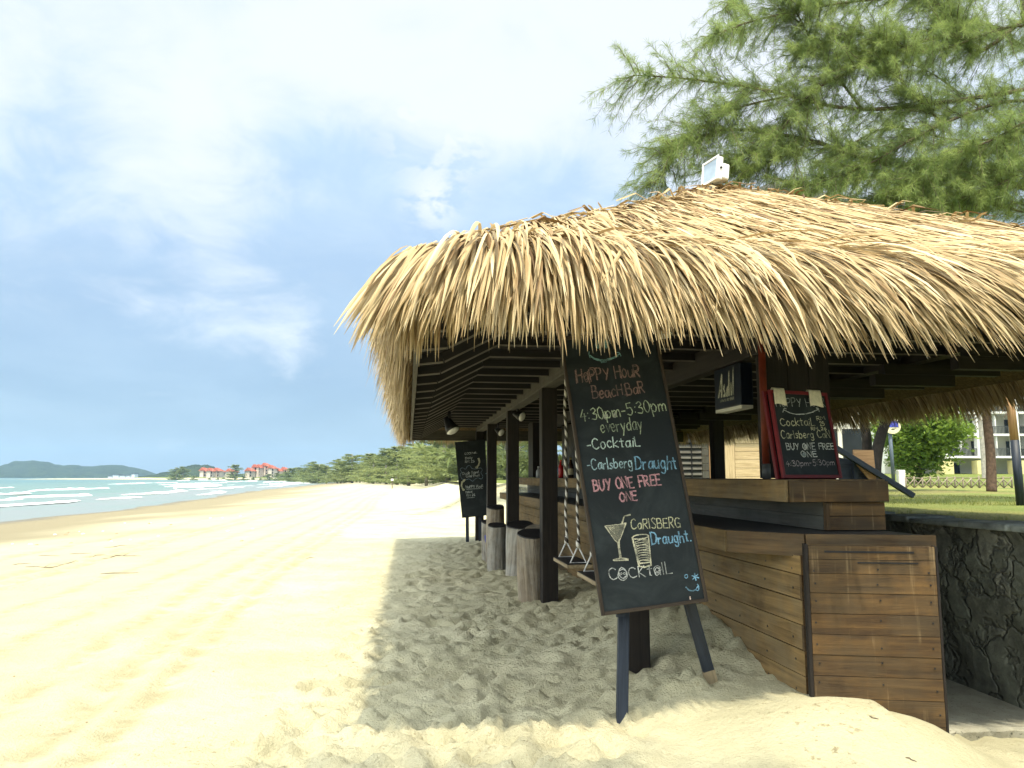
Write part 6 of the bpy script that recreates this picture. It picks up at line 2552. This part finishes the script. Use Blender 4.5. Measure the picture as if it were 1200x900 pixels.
m_hill, k_, p_, _ = new_mat('wooded_hill')
ps = k_.pos()
base(k_, p_, k_.mix(k_.smooth(k_.noise(ps, .06, 6, .7), .35, .65), (.012, .030, .020), (.035, .062, .032)))
p_.inputs['Roughness'].default_value = .95
k_.l(k_.bump(k_.noise(ps, .12, 6, .7), 6.0), p_.inputs['Normal'])
hill("island_hills", [(-260, 559), (-160, 548), (-60, 551), (0, 547), (14, 543), (27, 540.5), (36, 539.5), (48, 541), (62, 545), (92, 546), (115, 545.8), (138, 545.5), (152, 548), (170, 551), (185, 556), (200, 559)], 1750, 420, 3, m_hill)
hill("headland_hills", [(160, 560), (180, 556), (205, 552), (215, 548), (226, 545.5), (238, 545), (252, 549), (262, 553), (285, 557), (320, 560)], 760, 160, 9, m_hill)
hill("inland_hills", [(280, 560), (320, 556), (400, 552), (520, 551), (640, 549), (800, 549), (1000, 552), (1250, 556), (1500, 560)], 1300, 300, 13, m_hill)
# white village low on the island shore
for i_, (px0, px1, hh_) in enumerate(((126.5, 131, 2), (132, 139, 4), (140, 147, 3), (148, 153, 3), (154, 157.5, 6))):
    a, b_ = W(px0, 558, 1530), W(px1, 558, 1530)
    o = empty("waterfront_building", (a.x, 1530, SEA_Z), 'tiny white building in the waterfront row below the island hills', 'building', 'white buildings on the island shore')
    mb = MB()
    mb.wbox((a.x, b_.x), (1530, 1545), (SEA_Z - 1, SEA_Z + 2 + hh_))
    put("wall", mb, M['white'], o)
    mb = MB()
    mb.wbox((a.x - .5, b_.x + .5), (1529, 1546), (SEA_Z + 2.05 + hh_, SEA_Z + 3.4 + hh_))
    put("roof", mb, M['greyplank'], o)

# ------------------------------------------------------------------ small things on the beach
sr = np.random.default_rng(77)


def gz(x, y):
    i_ = int(np.clip(np.searchsorted(gx, x), 1, len(gx) - 1))
    j = int(np.clip(np.searchsorted(gy, y), 1, len(gy) - 1))
    return float(GZ[j, i_])


for i_, (px, py, ln, ang) in enumerate(((143, 652, .7, .1), (78, 658, .5, .05), (52, 663, .6, .2), (118, 650, .45, 0), (136, 641, .5, 0), (95, 647, .4, .1), (58, 651, .4, .1), (140, 672, .55, .15), (25, 660, .32, 0),
                                        (397, 628, .2, 0), (363, 654, .15, 0), (1025, 858, .045, -.5), (1067, 876, .05, -.7))):
    p = G(px, py, gz(*G(px, py, -.05).xy))
    z = gz(p.x, p.y) + .012
    r_ = .009 * ln ** .5 if ln > .3 else .005
    if ln < .1:
        r_ = .003
    mb = MB()
    dv = Vector((math.cos(ang), math.sin(ang), 0))
    sv = Vector((-math.sin(ang), math.cos(ang), 0))
    q = [p + dv * ln * (t - .5) + sv * ln * .06 * math.sin(t * 5 + i_) for t in np.linspace(0, 1, 7)]
    for v in q:
        v.z = gz(v.x, v.y) + r_ * .6
    mb.tube(q, [r_ * s_ for s_ in (.5, .9, 1, 1, .9, .7, .35)], 6)
    if ln > .55:
        mb.tube([q[3], q[3] + dv * .12 * ln + sv * .16 * ln + PZ * .05], [r_ * .6, r_ * .25], 5)
    o = put("driftwood", mb, M['bark'], None, 0, p)
    tag(o, ('dark stick of driftwood washed up on the damp sand near the water' if py < 664 and px < 160 else 'tiny dry twig lying on the drift before the bar front panel' if ln < .1 else 'short dark stick lying on the dry pale sand of the open beach'), 'driftwood', 'sticks washed up on the beach' if ln >= .1 else 'twigs on the drift by the bar')
# pebbles and shells
for i_ in range(70):
    px, py = sr.uniform(0, 420), sr.uniform(640, 890)
    if i_ < 25:
        px, py = sr.uniform(0, 330), sr.uniform(604, 640)
    p = G(px, py, -.1)
    s_ = sr.uniform(.004, .010) if i_ >= 25 else sr.uniform(.025, .06)
    mb = MB()
    P, F = [], []
    for a in range(5):
        for b_ in range(8):
            ph, th = math.pi * a / 4, 2 * math.pi * b_ / 8
            P.append((p.x + s_ * math.sin(ph) * math.cos(th) * sr.uniform(.8, 1.2), p.y + s_ * .8 * math.sin(ph) * math.sin(th), gz(p.x, p.y) + s_ * .45 * math.cos(ph)))
    for a in range(4):
        for b_ in range(8):
            c_, d_ = a * 8 + b_, a * 8 + (b_ + 1) % 8
            F.append((c_, c_ + 8, d_ + 8, d_))
    mb.add(P, F, smooth=True)
    light = i_ < 25 and i_ % 3
    o = put("shell" if light else "pebble", mb, M['white'] if light else M['drybits'], None, 0, (p.x, p.y, gz(p.x, p.y)))
    tag(o, 'pale shell lying on the wet sand at the water line' if light else ('dark pebble on the wet sand at the water line' if i_ < 25 else 'small dark pebble scattered on the dry open sand'), 'shell' if light else 'pebble', 'shells at the water line' if light else ('pebbles at the water line' if i_ < 25 else 'pebbles on the dry sand'))
# marker post far along the beach
p = W(459.5, 570, 95)
z = gz(p.x, p.y)
mk = empty("marker_post", (p.x, p.y, z), 'thin wooden marker post standing alone on the far beach', 'post')
mb = MB()
mb.tube([(p.x, p.y, z - .2), (p.x + .03, p.y, z + 1.25)], .05, 8)
put("post", mb, M['bark'], mk)
mb = MB()
mb.wbox((p.x - .16, p.x + .16), (p.y - .07, p.y - .052), (z + .95, z + 1.2))
put("plate", mb, M['white'], mk)

# ------------------------------------------------------------------ the air
mb = MB()
mb.wbox((-4300, 4300), (-500, 4300), (-5.5, 160))
hz_ = put("haze", mb, None) if False else None
me = mb.mesh("haze")
mh = bpy.data.materials.new("haze")
mh.use_nodes = True
k_ = NT(mh.node_tree)
o_ = k_.n('ShaderNodeOutputMaterial')
pv = k_.n('ShaderNodeVolumePrincipled')
pv.inputs['Color'].default_value = (0.45, 0.72, 1.0, 1)
pv.inputs['Density'].default_value = 0.00019
pv.inputs['Anisotropy'].default_value = 0.2
k_.l(pv.outputs[0], o_.inputs['Volume'])
me.materials.append(mh)
ho = bpy.data.objects.new("haze", me)
COL.objects.link(ho)
ho['kind'] = 'stuff'
ho['label'] = 'thin sea haze lying over the bay'
SC.cycles.volume_bounces = 0
SC.cycles.max_bounces = 6
SC.cycles.use_denoising = True
